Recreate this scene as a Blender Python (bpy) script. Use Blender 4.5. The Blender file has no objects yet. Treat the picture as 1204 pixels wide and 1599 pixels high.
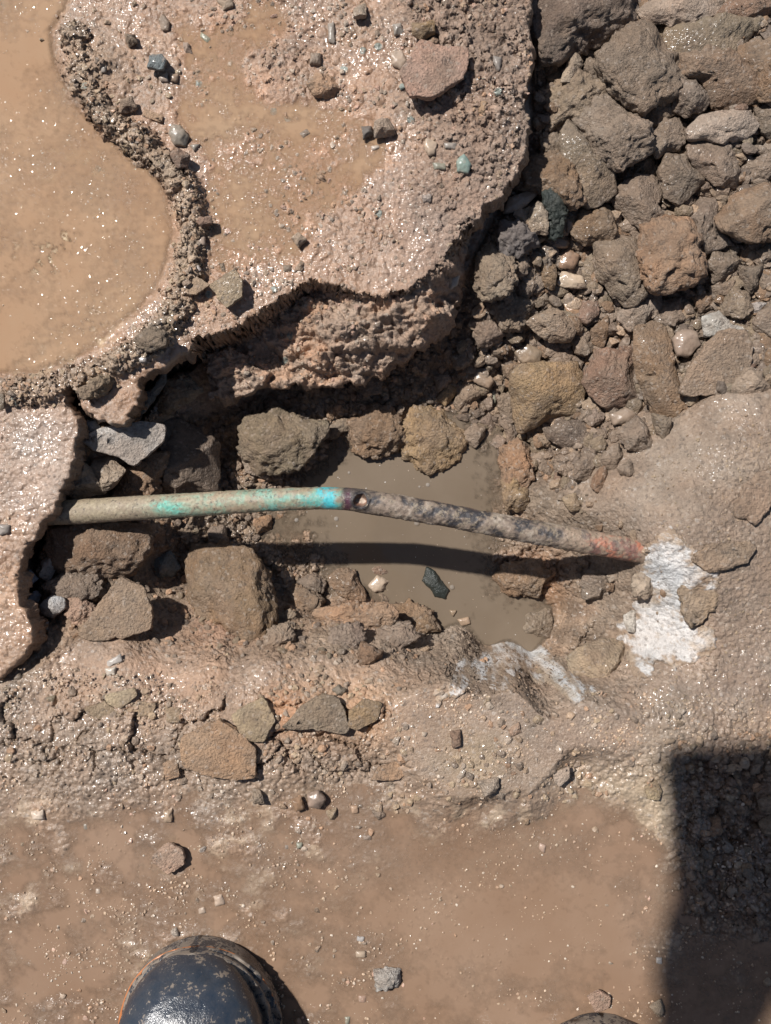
import bpy, bmesh, math, random
import numpy as np

# ------------------------------------------------------------------ camera, sky, sun
H = 0.60                    # height of the phone camera above the mud (m)
S = 0.00044                 # metres per photo pixel on the mud surface
CX, CY = 602.0, 799.5
R = math.radians
scene = bpy.context.scene
cam_d = bpy.data.cameras.new("camera"); cam = bpy.data.objects.new("camera", cam_d)
scene.collection.objects.link(cam); scene.camera = cam
cam.location = (0, 0, H); cam.rotation_euler = (0, 0, 0)
cam_d.sensor_fit = 'VERTICAL'; cam_d.angle = 2*math.atan(CY*S/H)
cam_d.clip_start = 0.01; cam_d.clip_end = 200

SUN_EL = R(54); SUN_DIR2 = (-0.77, 0.64)         # horizontal direction towards the sun
world = bpy.data.worlds.new("World"); scene.world = world; world.use_nodes = True
wn = world.node_tree; bg = wn.nodes['Background']
sky = wn.nodes.new('ShaderNodeTexSky'); sky.sky_type = 'NISHITA'; sky.sun_disc = False
sky.sun_elevation = SUN_EL; sky.sun_rotation = math.atan2(SUN_DIR2[0], SUN_DIR2[1])
wn.links.new(sky.outputs[0], bg.inputs[0]); bg.inputs[1].default_value = 0.05
sun_d = bpy.data.lights.new("sun", 'SUN'); sun_d.energy = 4.8; sun_d.angle = R(1.2); sun_d.color = (1.0, 0.965, 0.925)
sun = bpy.data.objects.new("sun", sun_d); scene.collection.objects.link(sun)
sv = np.array([SUN_DIR2[0]*math.cos(SUN_EL), SUN_DIR2[1]*math.cos(SUN_EL), math.sin(SUN_EL)])
from mathutils import Vector
sun.rotation_euler = Vector(sv).to_track_quat('Z', 'Y').to_euler(); sun.location = (-1, 1, 3)
scene.view_settings.view_transform = 'Standard'; scene.view_settings.look = 'None'
scene.view_settings.exposure = 0.3; scene.view_settings.gamma = 1.0

# ------------------------------------------------------------------ helpers
C = scene.collection
def U(px, z): return CX + (np.asarray(px, float)-CX)*(H-z)/H      # photo px of a point at height z -> plan coordinate
def V(py, z): return CY + (np.asarray(py, float)-CY)*(H-z)/H
def WX(u): return (np.asarray(u, float)-CX)*S
def WY(v): return (CY-np.asarray(v, float))*S
def at(px, py, z): return (float(WX(U(px, z))), float(WY(V(py, z))), z)

def h2(ix, iy, seed):
    n = (ix.astype(np.int64)*374761393 + iy.astype(np.int64)*668265263 + seed*974634777) & 0x7fffffff
    n = ((n ^ (n >> 13))*1274126177) & 0x7fffffff
    return ((n ^ (n >> 16)) & 0xffff)/65535.0
def vn2(x, y, seed):
    ix = np.floor(x).astype(np.int64); iy = np.floor(y).astype(np.int64); fx = x-ix; fy = y-iy
    fx = fx*fx*fx*(fx*(fx*6-15)+10); fy = fy*fy*fy*(fy*(fy*6-15)+10)
    a = h2(ix, iy, seed); b = h2(ix+1, iy, seed); c = h2(ix, iy+1, seed); d = h2(ix+1, iy+1, seed)
    return (a*(1-fx)+b*fx)*(1-fy)+(c*(1-fx)+d*fx)*fy
def fbm2(x, y, seed, o=4, g=.5):
    s = 0; a = 1; t = 0
    for i in range(o):
        ca, sa = math.cos(i*1.1+.4), math.sin(i*1.1+.4)
        s = s+a*(vn2((x*ca-y*sa)*2**i, (x*sa+y*ca)*2**i, seed+i*17)*2-1); t += a; a *= g
    return s/t
def h3(ix, iy, iz, seed): return h2(ix+iz*57, iy-iz*131, seed)
def vn3(x, y, z, seed):
    ix = np.floor(x).astype(np.int64); iy = np.floor(y).astype(np.int64); iz = np.floor(z).astype(np.int64)
    f = [x-ix, y-iy, z-iz]; fx, fy, fz = [q*q*(3-2*q) for q in f]
    def pl(k):
        a = h3(ix, iy, iz+k, seed); b = h3(ix+1, iy, iz+k, seed); c = h3(ix, iy+1, iz+k, seed); d = h3(ix+1, iy+1, iz+k, seed)
        return (a*(1-fx)+b*fx)*(1-fy)+(c*(1-fx)+d*fx)*fy
    return pl(0)*(1-fz)+pl(1)*fz
def fbm3(p, sc, seed, o=4, g=.5):
    s = 0; a = 1; t = 0
    for i in range(o):
        q = p*sc*2**i
        s = s+a*(vn3(q[:, 0]+i*3.7, q[:, 1]-i*1.3, q[:, 2]+i*9.1, seed+i*13)*2-1); t += a; a *= g
    return s/t
def worley(x, y, seed):
    """domes: 1 at a cell's point, 0 half way to the next; and a random value per cell"""
    ix = np.floor(x).astype(np.int64); iy = np.floor(y).astype(np.int64)
    best = np.full(x.shape, 9.0); sec = np.full(x.shape, 9.0); cid = np.zeros(x.shape)
    for i in (-1, 0, 1):
        for j in (-1, 0, 1):
            cx = ix+i; cy = iy+j
            d = np.hypot(cx+h2(cx, cy, seed)-x, cy+h2(cx, cy, seed+5)-y)
            m = d < best
            sec = np.where(m, best, np.minimum(sec, d)); cid = np.where(m, h2(cx, cy, seed+9), cid)
            best = np.where(m, d, best)
    return best, sec, cid
def ss(a, b, x):
    t = np.clip((x-a)/(b-a), 0, 1); return t*t*(3-2*t)
def sdf(poly, x, y):
    """signed distance, positive inside"""
    d = np.full(x.shape, 1e9); ins = np.zeros(x.shape, bool); n = len(poly)
    for i in range(n):
        ax, ay = poly[i]; bx, by = poly[(i+1) % n]
        ex, ey = bx-ax, by-ay; L = ex*ex+ey*ey+1e-9
        t = np.clip(((x-ax)*ex+(y-ay)*ey)/L, 0, 1)
        d = np.minimum(d, (x-ax-t*ex)**2+(y-ay-t*ey)**2)
        if abs(ey) > 1e-9:
            m = ((ay > y) != (by > y)) & (x < (bx-ax)*(y-ay)/ey+ax); ins ^= m
    return np.where(ins, 1, -1)*np.sqrt(d)
def pld(pts, x, y):
    d = np.full(x.shape, 1e9)
    for i in range(len(pts)-1):
        ax, ay = pts[i]; bx, by = pts[i+1]; ex, ey = bx-ax, by-ay; L = ex*ex+ey*ey+1e-9
        t = np.clip(((x-ax)*ex+(y-ay)*ey)/L, 0, 1); d = np.minimum(d, (x-ax-t*ex)**2+(y-ay-t*ey)**2)
    return np.sqrt(d)

def mesh_np(name, co, quads=None, tris=None, col=None, mat=None, smooth=True):
    me = bpy.data.meshes.new(name); co = np.asarray(co, np.float32)
    nq = 0 if quads is None else len(quads); nt = 0 if tris is None else len(tris)
    me.vertices.add(len(co)); me.vertices.foreach_set('co', co.ravel())
    loops = []
    if nq: loops.append(np.asarray(quads, np.int32).ravel())
    if nt: loops.append(np.asarray(tris, np.int32).ravel())
    loops = np.concatenate(loops); me.loops.add(len(loops)); me.loops.foreach_set('vertex_index', loops)
    me.polygons.add(nq+nt)
    st = np.concatenate([np.arange(nq)*4, nq*4+np.arange(nt)*3]).astype(np.int32)
    me.polygons.foreach_set('loop_start', st)
    me.update(calc_edges=True); me.validate()
    me.polygons.foreach_set('use_smooth', np.full(len(me.polygons), smooth))
    if col is not None:
        a = me.color_attributes.new('tone', 'FLOAT_COLOR', 'POINT'); a.data.foreach_set('color', np.asarray(col, np.float32).ravel())
    if mat: me.materials.append(mat)
    me.update()
    return me
def link(name, me, parent=None):
    o = bpy.data.objects.new(name, me); C.objects.link(o)
    if parent: o.parent = parent
    return o
def tag(o, label=None, cat=None, group=None, kind=None):
    for k, v in (('label', label), ('category', cat), ('group', group), ('kind', kind)):
        if v: o[k] = v
    return o

# ------------------------------------------------------------------ materials
def new_mat(name):
    m = bpy.data.materials.new(name); m.use_nodes = True; nt = m.node_tree
    return m, nt, nt.nodes['Principled BSDF']
def N(nt, t, **kw):
    n = nt.nodes.new(t)
    for k, v in kw.items():
        if k.startswith('i_'):
            n.inputs[k[2:]].default_value = v
        else: setattr(n, k, v)
    return n
def noise(nt, vec, scale, detail=4, rough=.6):
    n = N(nt, 'ShaderNodeTexNoise'); n.inputs['Scale'].default_value = scale; n.inputs['Detail'].default_value = detail
    n.inputs['Roughness'].default_value = rough; nt.links.new(vec, n.inputs['Vector']); return n
def mapr(nt, val, a, b, c, d):
    n = N(nt, 'ShaderNodeMapRange'); nt.links.new(val, n.inputs[0])
    for i, v in enumerate((a, b, c, d)): n.inputs[i+1].default_value = v
    return n.outputs[0]
def math_(nt, op, a, b):
    n = N(nt, 'ShaderNodeMath', operation=op)
    for i, v in enumerate((a, b)):
        if isinstance(v, (int, float)): n.inputs[i].default_value = v
        else: nt.links.new(v, n.inputs[i])
    return n.outputs[0]
def soil_like(name, source, bump=1.0, grain=1.0):
    """source 'attr' reads the mesh's tone attribute, 'obj' the object's own colour; alpha is wetness"""
    m, nt, b = new_mat(name); L = nt.links
    tc = N(nt, 'ShaderNodeTexCoord'); geo = N(nt, 'ShaderNodeNewGeometry')
    if source == 'attr':
        a = N(nt, 'ShaderNodeAttribute', attribute_name='tone'); colo, alp = a.outputs['Color'], a.outputs['Alpha']; vec = geo.outputs['Position']
    else:
        a = N(nt, 'ShaderNodeObjectInfo'); colo, alp = a.outputs['Color'], a.outputs['Alpha']; vec = geo.outputs['Position']
    if source == 'obj':      # mud smeared over the stone's own colour
        nm_ = noise(nt, vec, 38, 5, .65); mm = N(nt, 'ShaderNodeMix', data_type='RGBA'); L.new(mapr(nt, nm_.outputs[0], .42, .58, .05, .55*grain), mm.inputs['Factor'])
        L.new(colo, mm.inputs[6]); mm.inputs[7].default_value = (.24, .18, .132, 1); colo = mm.outputs[2]
    n1 = noise(nt, vec, 45, 5, .65); n2 = noise(nt, vec, 420, 4, .7); n3 = noise(nt, vec, 1500, 3, .7)
    v1 = mapr(nt, n1.outputs[0], .3, .7, .78, 1.2); v2 = mapr(nt, n2.outputs[0], .3, .7, 1-.22*grain, 1+.24*grain)
    vv = math_(nt, 'MULTIPLY', v1, v2)
    mul = N(nt, 'ShaderNodeVectorMath', operation='SCALE'); L.new(colo, mul.inputs[0]); L.new(vv, mul.inputs['Scale'])
    # little grains of paler and darker grit set in the mud
    vo = N(nt, 'ShaderNodeTexVoronoi'); vo.inputs['Scale'].default_value = 520; L.new(vec, vo.inputs['Vector'])
    sep = N(nt, 'ShaderNodeSeparateColor'); L.new(vo.outputs['Color'], sep.inputs[0])
    gm = mapr(nt, sep.outputs[0], .86, .9, 0, .45*grain)
    mx = N(nt, 'ShaderNodeMix', data_type='RGBA'); L.new(gm, mx.inputs['Factor']); L.new(mul.outputs[0], mx.inputs[6])
    hs = N(nt, 'ShaderNodeMix', data_type='RGBA'); hs.inputs[6].default_value = (.40, .33, .27, 1); hs.inputs[7].default_value = (.10, .08, .065, 1)
    L.new(mapr(nt, sep.outputs[1], .5, .6, 0, 1), hs.inputs['Factor']); L.new(hs.outputs[2], mx.inputs[7])
    nw = noise(nt, vec, 28, 3, .6)      # tan / grey drift
    tint = N(nt, 'ShaderNodeMix', data_type='RGBA', blend_type='MULTIPLY'); tint.inputs['Factor'].default_value = 1
    tr = N(nt, 'ShaderNodeValToRGB'); tr.color_ramp.elements[0].position = .35; tr.color_ramp.elements[0].color = (1.04, .99, .95, 1)
    tr.color_ramp.elements[1].position = .65; tr.color_ramp.elements[1].color = (.97, 1.0, 1.02, 1)
    L.new(nw.outputs[0], tr.inputs[0]); L.new(mx.outputs[2], tint.inputs[6]); L.new(tr.outputs[0], tint.inputs[7])
    L.new(tint.outputs[2], b.inputs['Base Color'])
    # wetness -> gloss, broken up into little wet facets
    wet = math_(nt, 'ADD', alp, mapr(nt, n2.outputs[0], .35, .65, -.25, .25))
    L.new(mapr(nt, wet, .1, .9, .7, .28), b.inputs['Roughness'])
    b.inputs['IOR'].default_value = 1.42
    # a film of water over it: gentle ripples that catch the sun as glints, in drifts
    nc = noise(nt, vec, 300, 1, .4); npat = noise(nt, vec, 15, 5, .62)
    bc = N(nt, 'ShaderNodeBump'); bc.inputs['Strength'].default_value = 1; bc.inputs['Distance'].default_value = .0017; L.new(nc.outputs[0], bc.inputs['Height'])
    cw = math_(nt, 'MULTIPLY', mapr(nt, alp, .3, .8, 0, 1), mapr(nt, npat.outputs[0], .46, .60, .02, 1))
    if source == 'obj': cw = math_(nt, 'MULTIPLY', cw, .45)
    L.new(cw, b.inputs['Coat Weight']); b.inputs['Coat Roughness'].default_value = .14; b.inputs['Coat IOR'].default_value = 1.5; L.new(bc.outputs[0], b.inputs['Coat Normal'])
    bh = math_(nt, 'ADD', math_(nt, 'MULTIPLY', n2.outputs[0], 1.0), math_(nt, 'MULTIPLY', n3.outputs[0], .45))
    bh = math_(nt, 'ADD', bh, math_(nt, 'MULTIPLY', vo.outputs['Distance'], -.35))
    bp = N(nt, 'ShaderNodeBump'); bp.inputs['Strength'].default_value = min(1, .9*bump); bp.inputs['Distance'].default_value = .0021*bump
    if source == 'obj': bp.inputs['Distance'].default_value = .0028*bump
    if source == 'attr': L.new(mapr(nt, alp, .5, .9, .85, .38), bp.inputs['Strength'])
    L.new(bh, bp.inputs['Height']); L.new(bp.outputs[0], b.inputs['Normal'])
    return m
M_soil = soil_like('wet soil', 'attr')
M_rock = soil_like('muddy rock', 'obj', 1.0, 1.0)
M_pebble = soil_like('wet pebble', 'obj', .22, .5)
M_clean = soil_like('clean dark stone', 'obj', .6, 0.0)
def water_mat(name, col, col2, alpha, rough=.06, bs=.12, spec_scale=330):
    m, nt, b = new_mat(name); L = nt.links; geo = N(nt, 'ShaderNodeNewGeometry'); vec = geo.outputs['Position']
    n = noise(nt, vec, 14, 4, .6); nf = noise(nt, vec, 260, 3, .6)
    mx = N(nt, 'ShaderNodeMix', data_type='RGBA'); L.new(mapr(nt, n.outputs[0], .35, .68, 0, 1), mx.inputs['Factor'])
    mx.inputs[6].default_value = (*col, 1); mx.inputs[7].default_value = (*col2, 1); L.new(mx.outputs[2], b.inputs['Base Color'])
    b.inputs['Roughness'].default_value = rough; b.inputs['IOR'].default_value = 1.33
    da = N(nt, 'ShaderNodeAttribute', attribute_name='tone')      # how deep the mud lies under the surface: thin water is clearer
    dep = math_(nt, 'ADD', da.outputs['Fac'], mapr(nt, nf.outputs[0], .3, .7, -.12, .12))
    L.new(mapr(nt, dep, .0, .9, .18, alpha), b.inputs['Alpha'])
    # grains and bubbles just breaking the surface: small domes in some cells only, flat between
    vo = N(nt, 'ShaderNodeTexVoronoi'); vo.inputs['Scale'].default_value = spec_scale; L.new(vec, vo.inputs['Vector'])
    sep = N(nt, 'ShaderNodeSeparateColor'); L.new(vo.outputs['Color'], sep.inputs[0])
    on = math_(nt, 'MULTIPLY', mapr(nt, sep.outputs[0], .6, 1, 0, 1), mapr(nt, math_(nt, 'ADD', n.outputs[0], math_(nt, 'MULTIPLY', nf.outputs[0], .25)), .60, .72, 0, 1))
    dm = math_(nt, 'MULTIPLY', mapr(nt, vo.outputs['Distance'], 0, .42, 1, 0), on)
    bp = N(nt, 'ShaderNodeBump'); bp.inputs['Strength'].default_value = min(1, bs*4); bp.inputs['Distance'].default_value = .0006; L.new(mapr(nt, dm, 0, .25, rough, .15), b.inputs['Roughness'])
    L.new(math_(nt, 'ADD', dm, math_(nt, 'MULTIPLY', nf.outputs[0], .05)), bp.inputs['Height']); L.new(bp.outputs[0], b.inputs['Normal'])
    return m
M_pool = water_mat('murky pool water', (.150, .114, .080), (.178, .138, .10), .97, .04, .05)
M_puddle = water_mat('muddy puddle', (.350, .218, .130), (.37, .25, .158), .93, .03, .25)
M_puddle2 = water_mat('brown puddle', (.245, .157, .103), (.285, .192, .132), .93, .03, .25)

# ------------------------------------------------------------------ the ground and the pit
def axis(a, b, step, outer):
    core = np.arange(a, b, step); lo = [a]; hi = [core[-1]]; st = step
    while lo[-1] > -outer: st *= 1.05; lo.append(lo[-1]-st)
    st = step
    while hi[-1] < outer: st *= 1.05; hi.append(hi[-1]+st)
    return np.concatenate([lo[:0:-1], core, hi[1:]])
au = axis(-45, 1250, 1.45, 6000); av = axis(-45, 1645, 1.45, 6500)
GU, GV = np.meshgrid(au, av)
# photo px, photo py, height in mm
CP = '''0,1100,0 0,1300,0 0,1599,0 300,1250,-1 300,1599,0 600,1200,-2 600,1599,-1 900,1200,-2 900,1599,-1 1204,1599,0 1204,1300,-4 1204,1000,2
1204,800,4 1204,650,-2 1100,700,-6 1040,740,-12 1080,900,3 1030,1070,0 950,1085,0 900,1075,-3 800,1062,-4 700,1050,-6 600,1050,-8 500,1040,-10
420,1030,-8 330,1035,-9 200,1015,-15 120,1015,-18 60,1055,-10 0,1085,-3 -200,1200,0 -200,1599,0 -300,900,-20 0,850,-45 60,900,-45 30,980,-35
1020,845,-2 1000,890,-20 1010,940,-28 990,985,-38 960,1015,-45 900,1030,-60 890,985,-70 880,920,-76 950,900,-50 850,880,-82 850,840,-80 900,800,-45
930,870,-58 850,760,-72 960,760,-25 900,700,-58
600,800,-104 700,760,-104 520,760,-102 700,900,-103 750,950,-100 560,850,-103 620,720,-102 800,950,-98
425,822,-91 480,862,-89 500,905,-88 495,945,-84 600,955,-82 680,985,-87 760,1008,-87 830,1022,-87 868,960,-87 795,890,-87 785,850,-87 790,770,-87
790,705,-87 735,690,-87 640,640,-86 540,670,-87 480,715,-88 450,765,-91 410,740,-87 380,780,-88 350,700,-92 340,830,-82 300,900,-78 250,880,-74 300,700,-80
600,1005,-34 500,985,-40 700,1018,-40 700,1040,-20 780,1038,-42 780,1055,-16 850,1050,-50 430,960,-60 380,1000,-38 300,990,-42
180,760,-55 130,720,-32 170,700,-34 230,830,-52 130,830,-44 200,900,-52 100,920,-48 230,980,-38 280,760,-72 250,650,-55 210,620,-45
835,0,-26 835,100,-28 845,250,-38 805,350,-30 790,400,-34 765,450,-38 735,560,-70 700,620,-86 900,50,-36 1000,50,-40 1150,50,-30 1204,200,-30
950,250,-46 1100,250,-36 900,400,-50 1050,400,-42 1204,400,-36 850,500,-58 950,500,-56 1080,500,-46 1204,520,-28 800,600,-82 900,620,-70 1000,620,-52
1060,640,-32 1120,610,-18 1204,590,-14 800,680,-85 960,690,-52 870,740,-74
-500,0,-10 -500,800,-10 600,-500,-10 1204,-500,-10 1700,300,-10 1700,1200,0 600,2200,0 1700,2000,0 -400,2200,0'''
cps = np.array([[float(q) for q in p.split(',')] for p in CP.split()])
cz = cps[:, 2]/1000; cu = U(cps[:, 0], cz); cv = V(cps[:, 1], cz)
def rbf_fit(cu, cv, cz, c=14.0):
    A = np.sqrt((cu[:, None]-cu)**2+(cv[:, None]-cv)**2+c*c)
    n = len(cu); B = np.zeros((n+1, n+1)); B[:n, :n] = A; B[:n, n] = 1; B[n, :n] = 1
    w = np.linalg.solve(B, np.append(cz, 0)); return lambda u, v: rbf_eval(w, cu, cv, c, u, v)
def rbf_eval(w, cu, cv, c, u, v):
    o = np.full(u.shape, w[-1])
    for i in range(len(cu)): o += w[i]*np.sqrt((u-cu[i])**2+(v-cv[i])**2+c*c)
    return o
wob = fbm2(GU/60, GV/60, 3, 4)*16; wob2 = fbm2(GU/60+50, GV/60-9, 4, 4)*16
gu = np.clip(GU+wob*.4, -900, 2000); gv = np.clip(GV+wob2*.4, -900, 2500)
Z0 = rbf_fit(cu, cv, cz)(gu, gv)
Zb = Z0.copy()
for ax_ in (0, 1, 0, 1): Zb = sum(np.roll(Zb, j, ax_) for j in range(-5, 6))/11
bm_ = ss(930, 970, GV)*ss(1200, 1120, GV)*ss(-20, 40, GU)*ss(1240, 1180, GU); Z0 = Z0*(1-bm_)+Zb*bm_

def pz(txt, dz=0):
    out = []
    for p in txt.split():
        q = [float(s) for s in p.split(',')]; z = (q[2]/1000 if len(q) > 2 else dz)
        out.append((float(U(q[0], z)), float(V(q[1], z))))
    return out
CRUST = pz('''822,-100 826,30 828,90 821,150 827,210 812,262,-2 790,302,-5 756,337,-14 730,375,-24 724,430,-30 713,480,-26 690,517,-33 640,557,-37 570,592,-39
520,604,-40 470,601,-41 430,606,-43 370,620,-46 330,622,-46 318,600,-40 312,565,-15 302,545 285,552 262,568 236,578 222,592 212,640 196,664 165,658 138,648 126,640
119,606 103,601 97,618 110,636 124,652 116,722 97,762 82,800 60,832 36,872 24,918 30,945 52,972 56,992 44,1016 20,1042 0,1062 -150,1100 -600,1100 -600,-600 822,-600''')
jc_ = worley(GU/24, GV/24, 23)[2]-.5
sc_ = sdf(CRUST, GU+fbm2(GU/16, GV/16, 21, 4)*6, GV+fbm2(GU/16+9, GV/16, 22, 4)*6)+jc_*7+(worley(GU/11, GV/11, 24)[2]-.5)*2
sc_raw = sc_

# crumb and pebble relief -------------------------------------------------
w1, w1b, c1 = worley(GU/13, GV/13, 31); w2, w2b, c2 = worley(GU/6, GV/6, 32); w3, w3b, c3 = worley(GU/28, GV/28, 33)
dome = lambda w, c: np.sqrt(np.clip(1-(w/(.25+.5*c))**2, 0, 1))*(.25+.5*c)
crumb = dome(w1, c1)*.0036 + dome(w2, c2)*.0016 + fbm2(GU/5, GV/5, 35, 3)*.0007
clod = dome(w3, c3)*.009
fine = fbm2(GU/9, GV/9, 41, 4)*.0006 + dome(w2, c2)*(c2 > .55)*.0008
low = fbm2(GU/120, GV/120, 43, 4)*.0022

POOL = pz('''400,830 440,770 470,715 520,670 560,650 740,640 800,690 800,780 800,890 880,960 850,1030 760,1025 690,1000 640,960 490,960 480,880 420,850''', -.09)
PITP = pz('''820,-200 826,200,-40 700,500,-60 320,640,-60 120,640,-30 60,840,-30 0,900,-20 -100,1060,-5 60,1050,-5 130,1000,-15 240,992,-18 330,1032,-10 500,1030,-10 680,1040,-8 800,1060,-4 900,1078 1000,1045
1022,960,-5 1012,870 960,820 900,760,-20 960,720,-30 1050,660,-20 1110,618,-10 1260,600,-10 1260,-200''')
pit = ss(-6, 10, sdf(PITP, GU+wob*.3, GV+wob2*.3))
rag = fbm2(GU/55, GV/55, 51, 4)
Z0 = Z0-.006*pit*ss(640, 740, GU)*ss(760, 700, GV)
flat0 = 1-.93*ss(.4, 1.3, np.hypot(*np.gradient(Z0))/(1.45*S))
crumb = crumb*flat0; clod = clod*flat0
BP = pz('-60,1290 200,1262 420,1245 600,1250 760,1240 900,1252 1000,1275 1050,1330 1050,1480 1260,1500 1260,1700 -60,1700')
bps = ss(-45, 40, sdf(BP, GU+wob*1.5, GV+wob2*1.5))
cen = np.exp(-(((GU-760)/210)**2+((GV-1410)/130)**2)**1.5)
Z0 = Z0-.005*ss(-.070, -.084, Z0); Z0 = Z0*(1-.85*bps)
Z = Z0+low*.8*(1-bps*.75)-bps*.0014-bps*.0020*cen+bps*(1-cen)*fbm2(GU/46, GV/40, 53, 4)*(.0027+.0010*ss(560, 300, GU))
rough_top = np.clip(ss(-.1, .5, rag+.35*np.exp(-((GV-1150)/110)**2)-.0)*np.exp(-((GV-1120)/140)**4), 0, 1)   # broken strip below the pit
Z = Z+crumb*(pit*1.15+.12*(1-bps)+.6*rough_top*(1-bps))+clod*pit*.8+fine*(1-.3*pit)*(1-.45*bps)
# cracked plates of hard mud in the strip below the pit
wp, wpb, cp = worley((GU+wob*2)/70, (GV+wob2*2)/45, 61)
platem = ss(1075, 1100, GV)*ss(1235, 1180, GV)*ss(690, 560, GU+wob)
Z = Z+platem*((cp-.4)*.006-.004*np.exp(-((wpb-wp)/.05)**2))
# churned, deeper ground at the right edge
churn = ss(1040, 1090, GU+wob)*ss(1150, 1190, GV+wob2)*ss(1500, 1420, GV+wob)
Z = Z+churn*(crumb*1.2+clod*.9-.004)
trough = np.exp(-(pld([(1215, 1160), (1178, 1230), (1185, 1290), (1150, 1320), (1120, 1270)], GU, GV)/12)**2); Z = Z-trough*.008
Z = np.where(pit < .5, np.minimum(Z, .012), Z)
pool_s = sdf(POOL, GU, GV)
# right hand flat ground: soft, finely grained; crease lines of lifted flakes come as stones
under = ss(4, 26, sc_)*((GU > -420) & (GV > -420))
Z = Z*(1-under)+np.minimum(Z, -.078-.004*rag)*under
keep_out = (sc_ > 0) & ~((GU > -420) & (GV > -420)); Z = np.where(keep_out, np.minimum(Z, -.02), Z)

def blend(col, c, w): return col*(1-w[..., None])+np.array(c)*w[..., None]
def blob(px, py, r, e=2, ry=None):
    ry = ry or r; return np.exp(-((((GU+wob-px)/r)**2+((GV+wob2-py)/ry)**2)**(e/2)))
def ground_colour():
    col = np.zeros(GU.shape+(3,)); col[:] = (.265, .195, .143)
    col = blend(col, (.25, .188, .142), ss(-.1, .5, fbm2(GU/90, GV/90, 71, 4)))
    col = blend(col, (.235, .172, .122), pit)
    rub = pit*ss(620, 760, GU)*ss(780, 700, GV); col = blend(col, (.15, .11, .08), rub)
    col = blend(col, (.27, .18, .12), pit*ss(.1, .5, fbm2(GU/45, GV/45, 72, 4))*.7)
    for px, py, r, c, w, ry in ((1110, 740, 160, (.285, .222, .17), .8, 130), (1130, 950, 120, (.255, .19, .145), .7, 160), (700, 1010, 130, (.33, .26, .20), .85, 35), (850, 1140, 160, (.265, .20, .153), .7, 60), (560, 1075, 90, (.37, .26, .185), .6, 40),
            (250, 1060, 170, (.36, .235, .16), .8, 55), (560, 970, 90, (.34, .20, .125), .8, 22), (560, 1110, 90, (.40, .225, .12), .6, 50), (440, 1110, 40, (.44, .22, .11), .6, 40),
            (330, 985, 60, (.38, .235, .165), .6, 30), (740, 1180, 60, (.42, .32, .2), .5, 40), (950, 1230, 90, (.42, .33, .23), .5, 40), (1020, 1280, 40, (.42, .34, .24), .6, 120), (1010, 1430, 45, (.44, .35, .24), .7, 120), (940, 1560, 40, (.46, .38, .27), .6, 50),
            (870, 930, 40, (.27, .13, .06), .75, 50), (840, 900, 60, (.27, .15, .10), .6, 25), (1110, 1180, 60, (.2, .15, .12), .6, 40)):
        col = blend(col, c, blob(px, py, r, 2, ry)*w)
    # pale sediment patches in the shallow wet mud
    sed = ss(.18, .5, fbm2(GU/40, GV/34, 75, 5, .6))*(1-pit)*ss(1200, 1280, GV); col = blend(col, (.24, .165, .115), bps*.9); col = blend(col, (.46, .36, .26), sed*.6)
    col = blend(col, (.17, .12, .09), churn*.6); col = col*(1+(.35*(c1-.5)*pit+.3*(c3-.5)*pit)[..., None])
    spk = (h2(np.floor(GU/5).astype(int), np.floor(GV/5).astype(int), 5) > .985)*.4*(w2 < .5); col = blend(col, (.5, .45, .4), spk)
    wet = .72-.3*pit+.3*(1-pit)*ss(1180, 1260, GV)-.5*blob(1110, 740, 170)-.35*blob(720, 1040, 160, 2, 60)+.25*ss(0, .5, rag)*(1-pit)-.15*blob(1120, 950, 110)
    wet = wet+.35*pit*blob(880, 930, 80)+.3*pit*(Z < -.08)-.15*pit*blob(130, 900, 160)
    return np.concatenate([col, np.clip(wet, 0, 1)[..., None]], -1)
ny, nx = GU.shape
idx = np.arange(nx*ny).reshape(ny, nx)
quads = np.stack([idx[:-1, :-1], idx[1:, :-1], idx[1:, 1:], idx[:-1, 1:]], -1).reshape(-1, 4)
steep = ss(.4, 2.0, np.hypot(*np.gradient(Z))/(1.45*S))        # push the steep banks about sideways too, so they crumble rather than streak
jx = fbm2(GU/9, GV/9+Z*900, 81, 4)*.0022*steep; jy = fbm2(GU/9+40, GV/9-Z*900, 82, 4)*.0022*steep
co = np.stack([WX(GU)+jx, WY(GV)+jy, Z], -1).reshape(-1, 3)
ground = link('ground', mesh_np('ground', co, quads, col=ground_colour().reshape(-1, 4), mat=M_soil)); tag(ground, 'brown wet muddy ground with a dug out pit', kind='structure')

# ------------------------------------------------------------------ the undercut crust at upper left
core = (GU < 900) & (GV < 1150)
INNER = pz('300,528 345,520 395,494 430,470 462,448 492,436 520,442 560,456 604,458 640,448 690,405 712,372 735,350 1000,300 1000,900 250,900 290,640')
s_in = sdf(INNER, GU+fbm2(GU/12, GV/12, 91, 3)*5, GV+fbm2(GU/12, GV/12+5, 92, 3)*5)
fc = np.array([[float(q) for q in p.split(',')] for p in '''330,540,-42 350,560,-44 400,530,-38 440,500,-30 480,470,-19 520,455,-12 560,470,-10 610,468,-5 660,440,-3 700,405,-3 715,380,-9 740,350,-16 760,325,-16 735,385,-26
330,600,-44 400,590,-42 460,560,-36 450,590,-41 520,520,-16 520,560,-24 520,595,-38 580,520,-17 600,560,-27 580,585,-37 640,500,-14 650,540,-30 690,490,-22 705,450,-22 722,420,-30'''.split()])
fz = fc[:, 2]/1000; face = rbf_fit(U(fc[:, 0], fz), V(fc[:, 1], fz), fz, 8)(np.clip(GU, 250, 760), np.clip(GV, 340, 640))
RIM = [(120, 60), (135, 120), (165, 178), (215, 225), (262, 262), (290, 300), (302, 350), (300, 410), (285, 455), (265, 500), (230, 540), (180, 568), (140, 590), (90, 608), (0, 612)]
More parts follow.
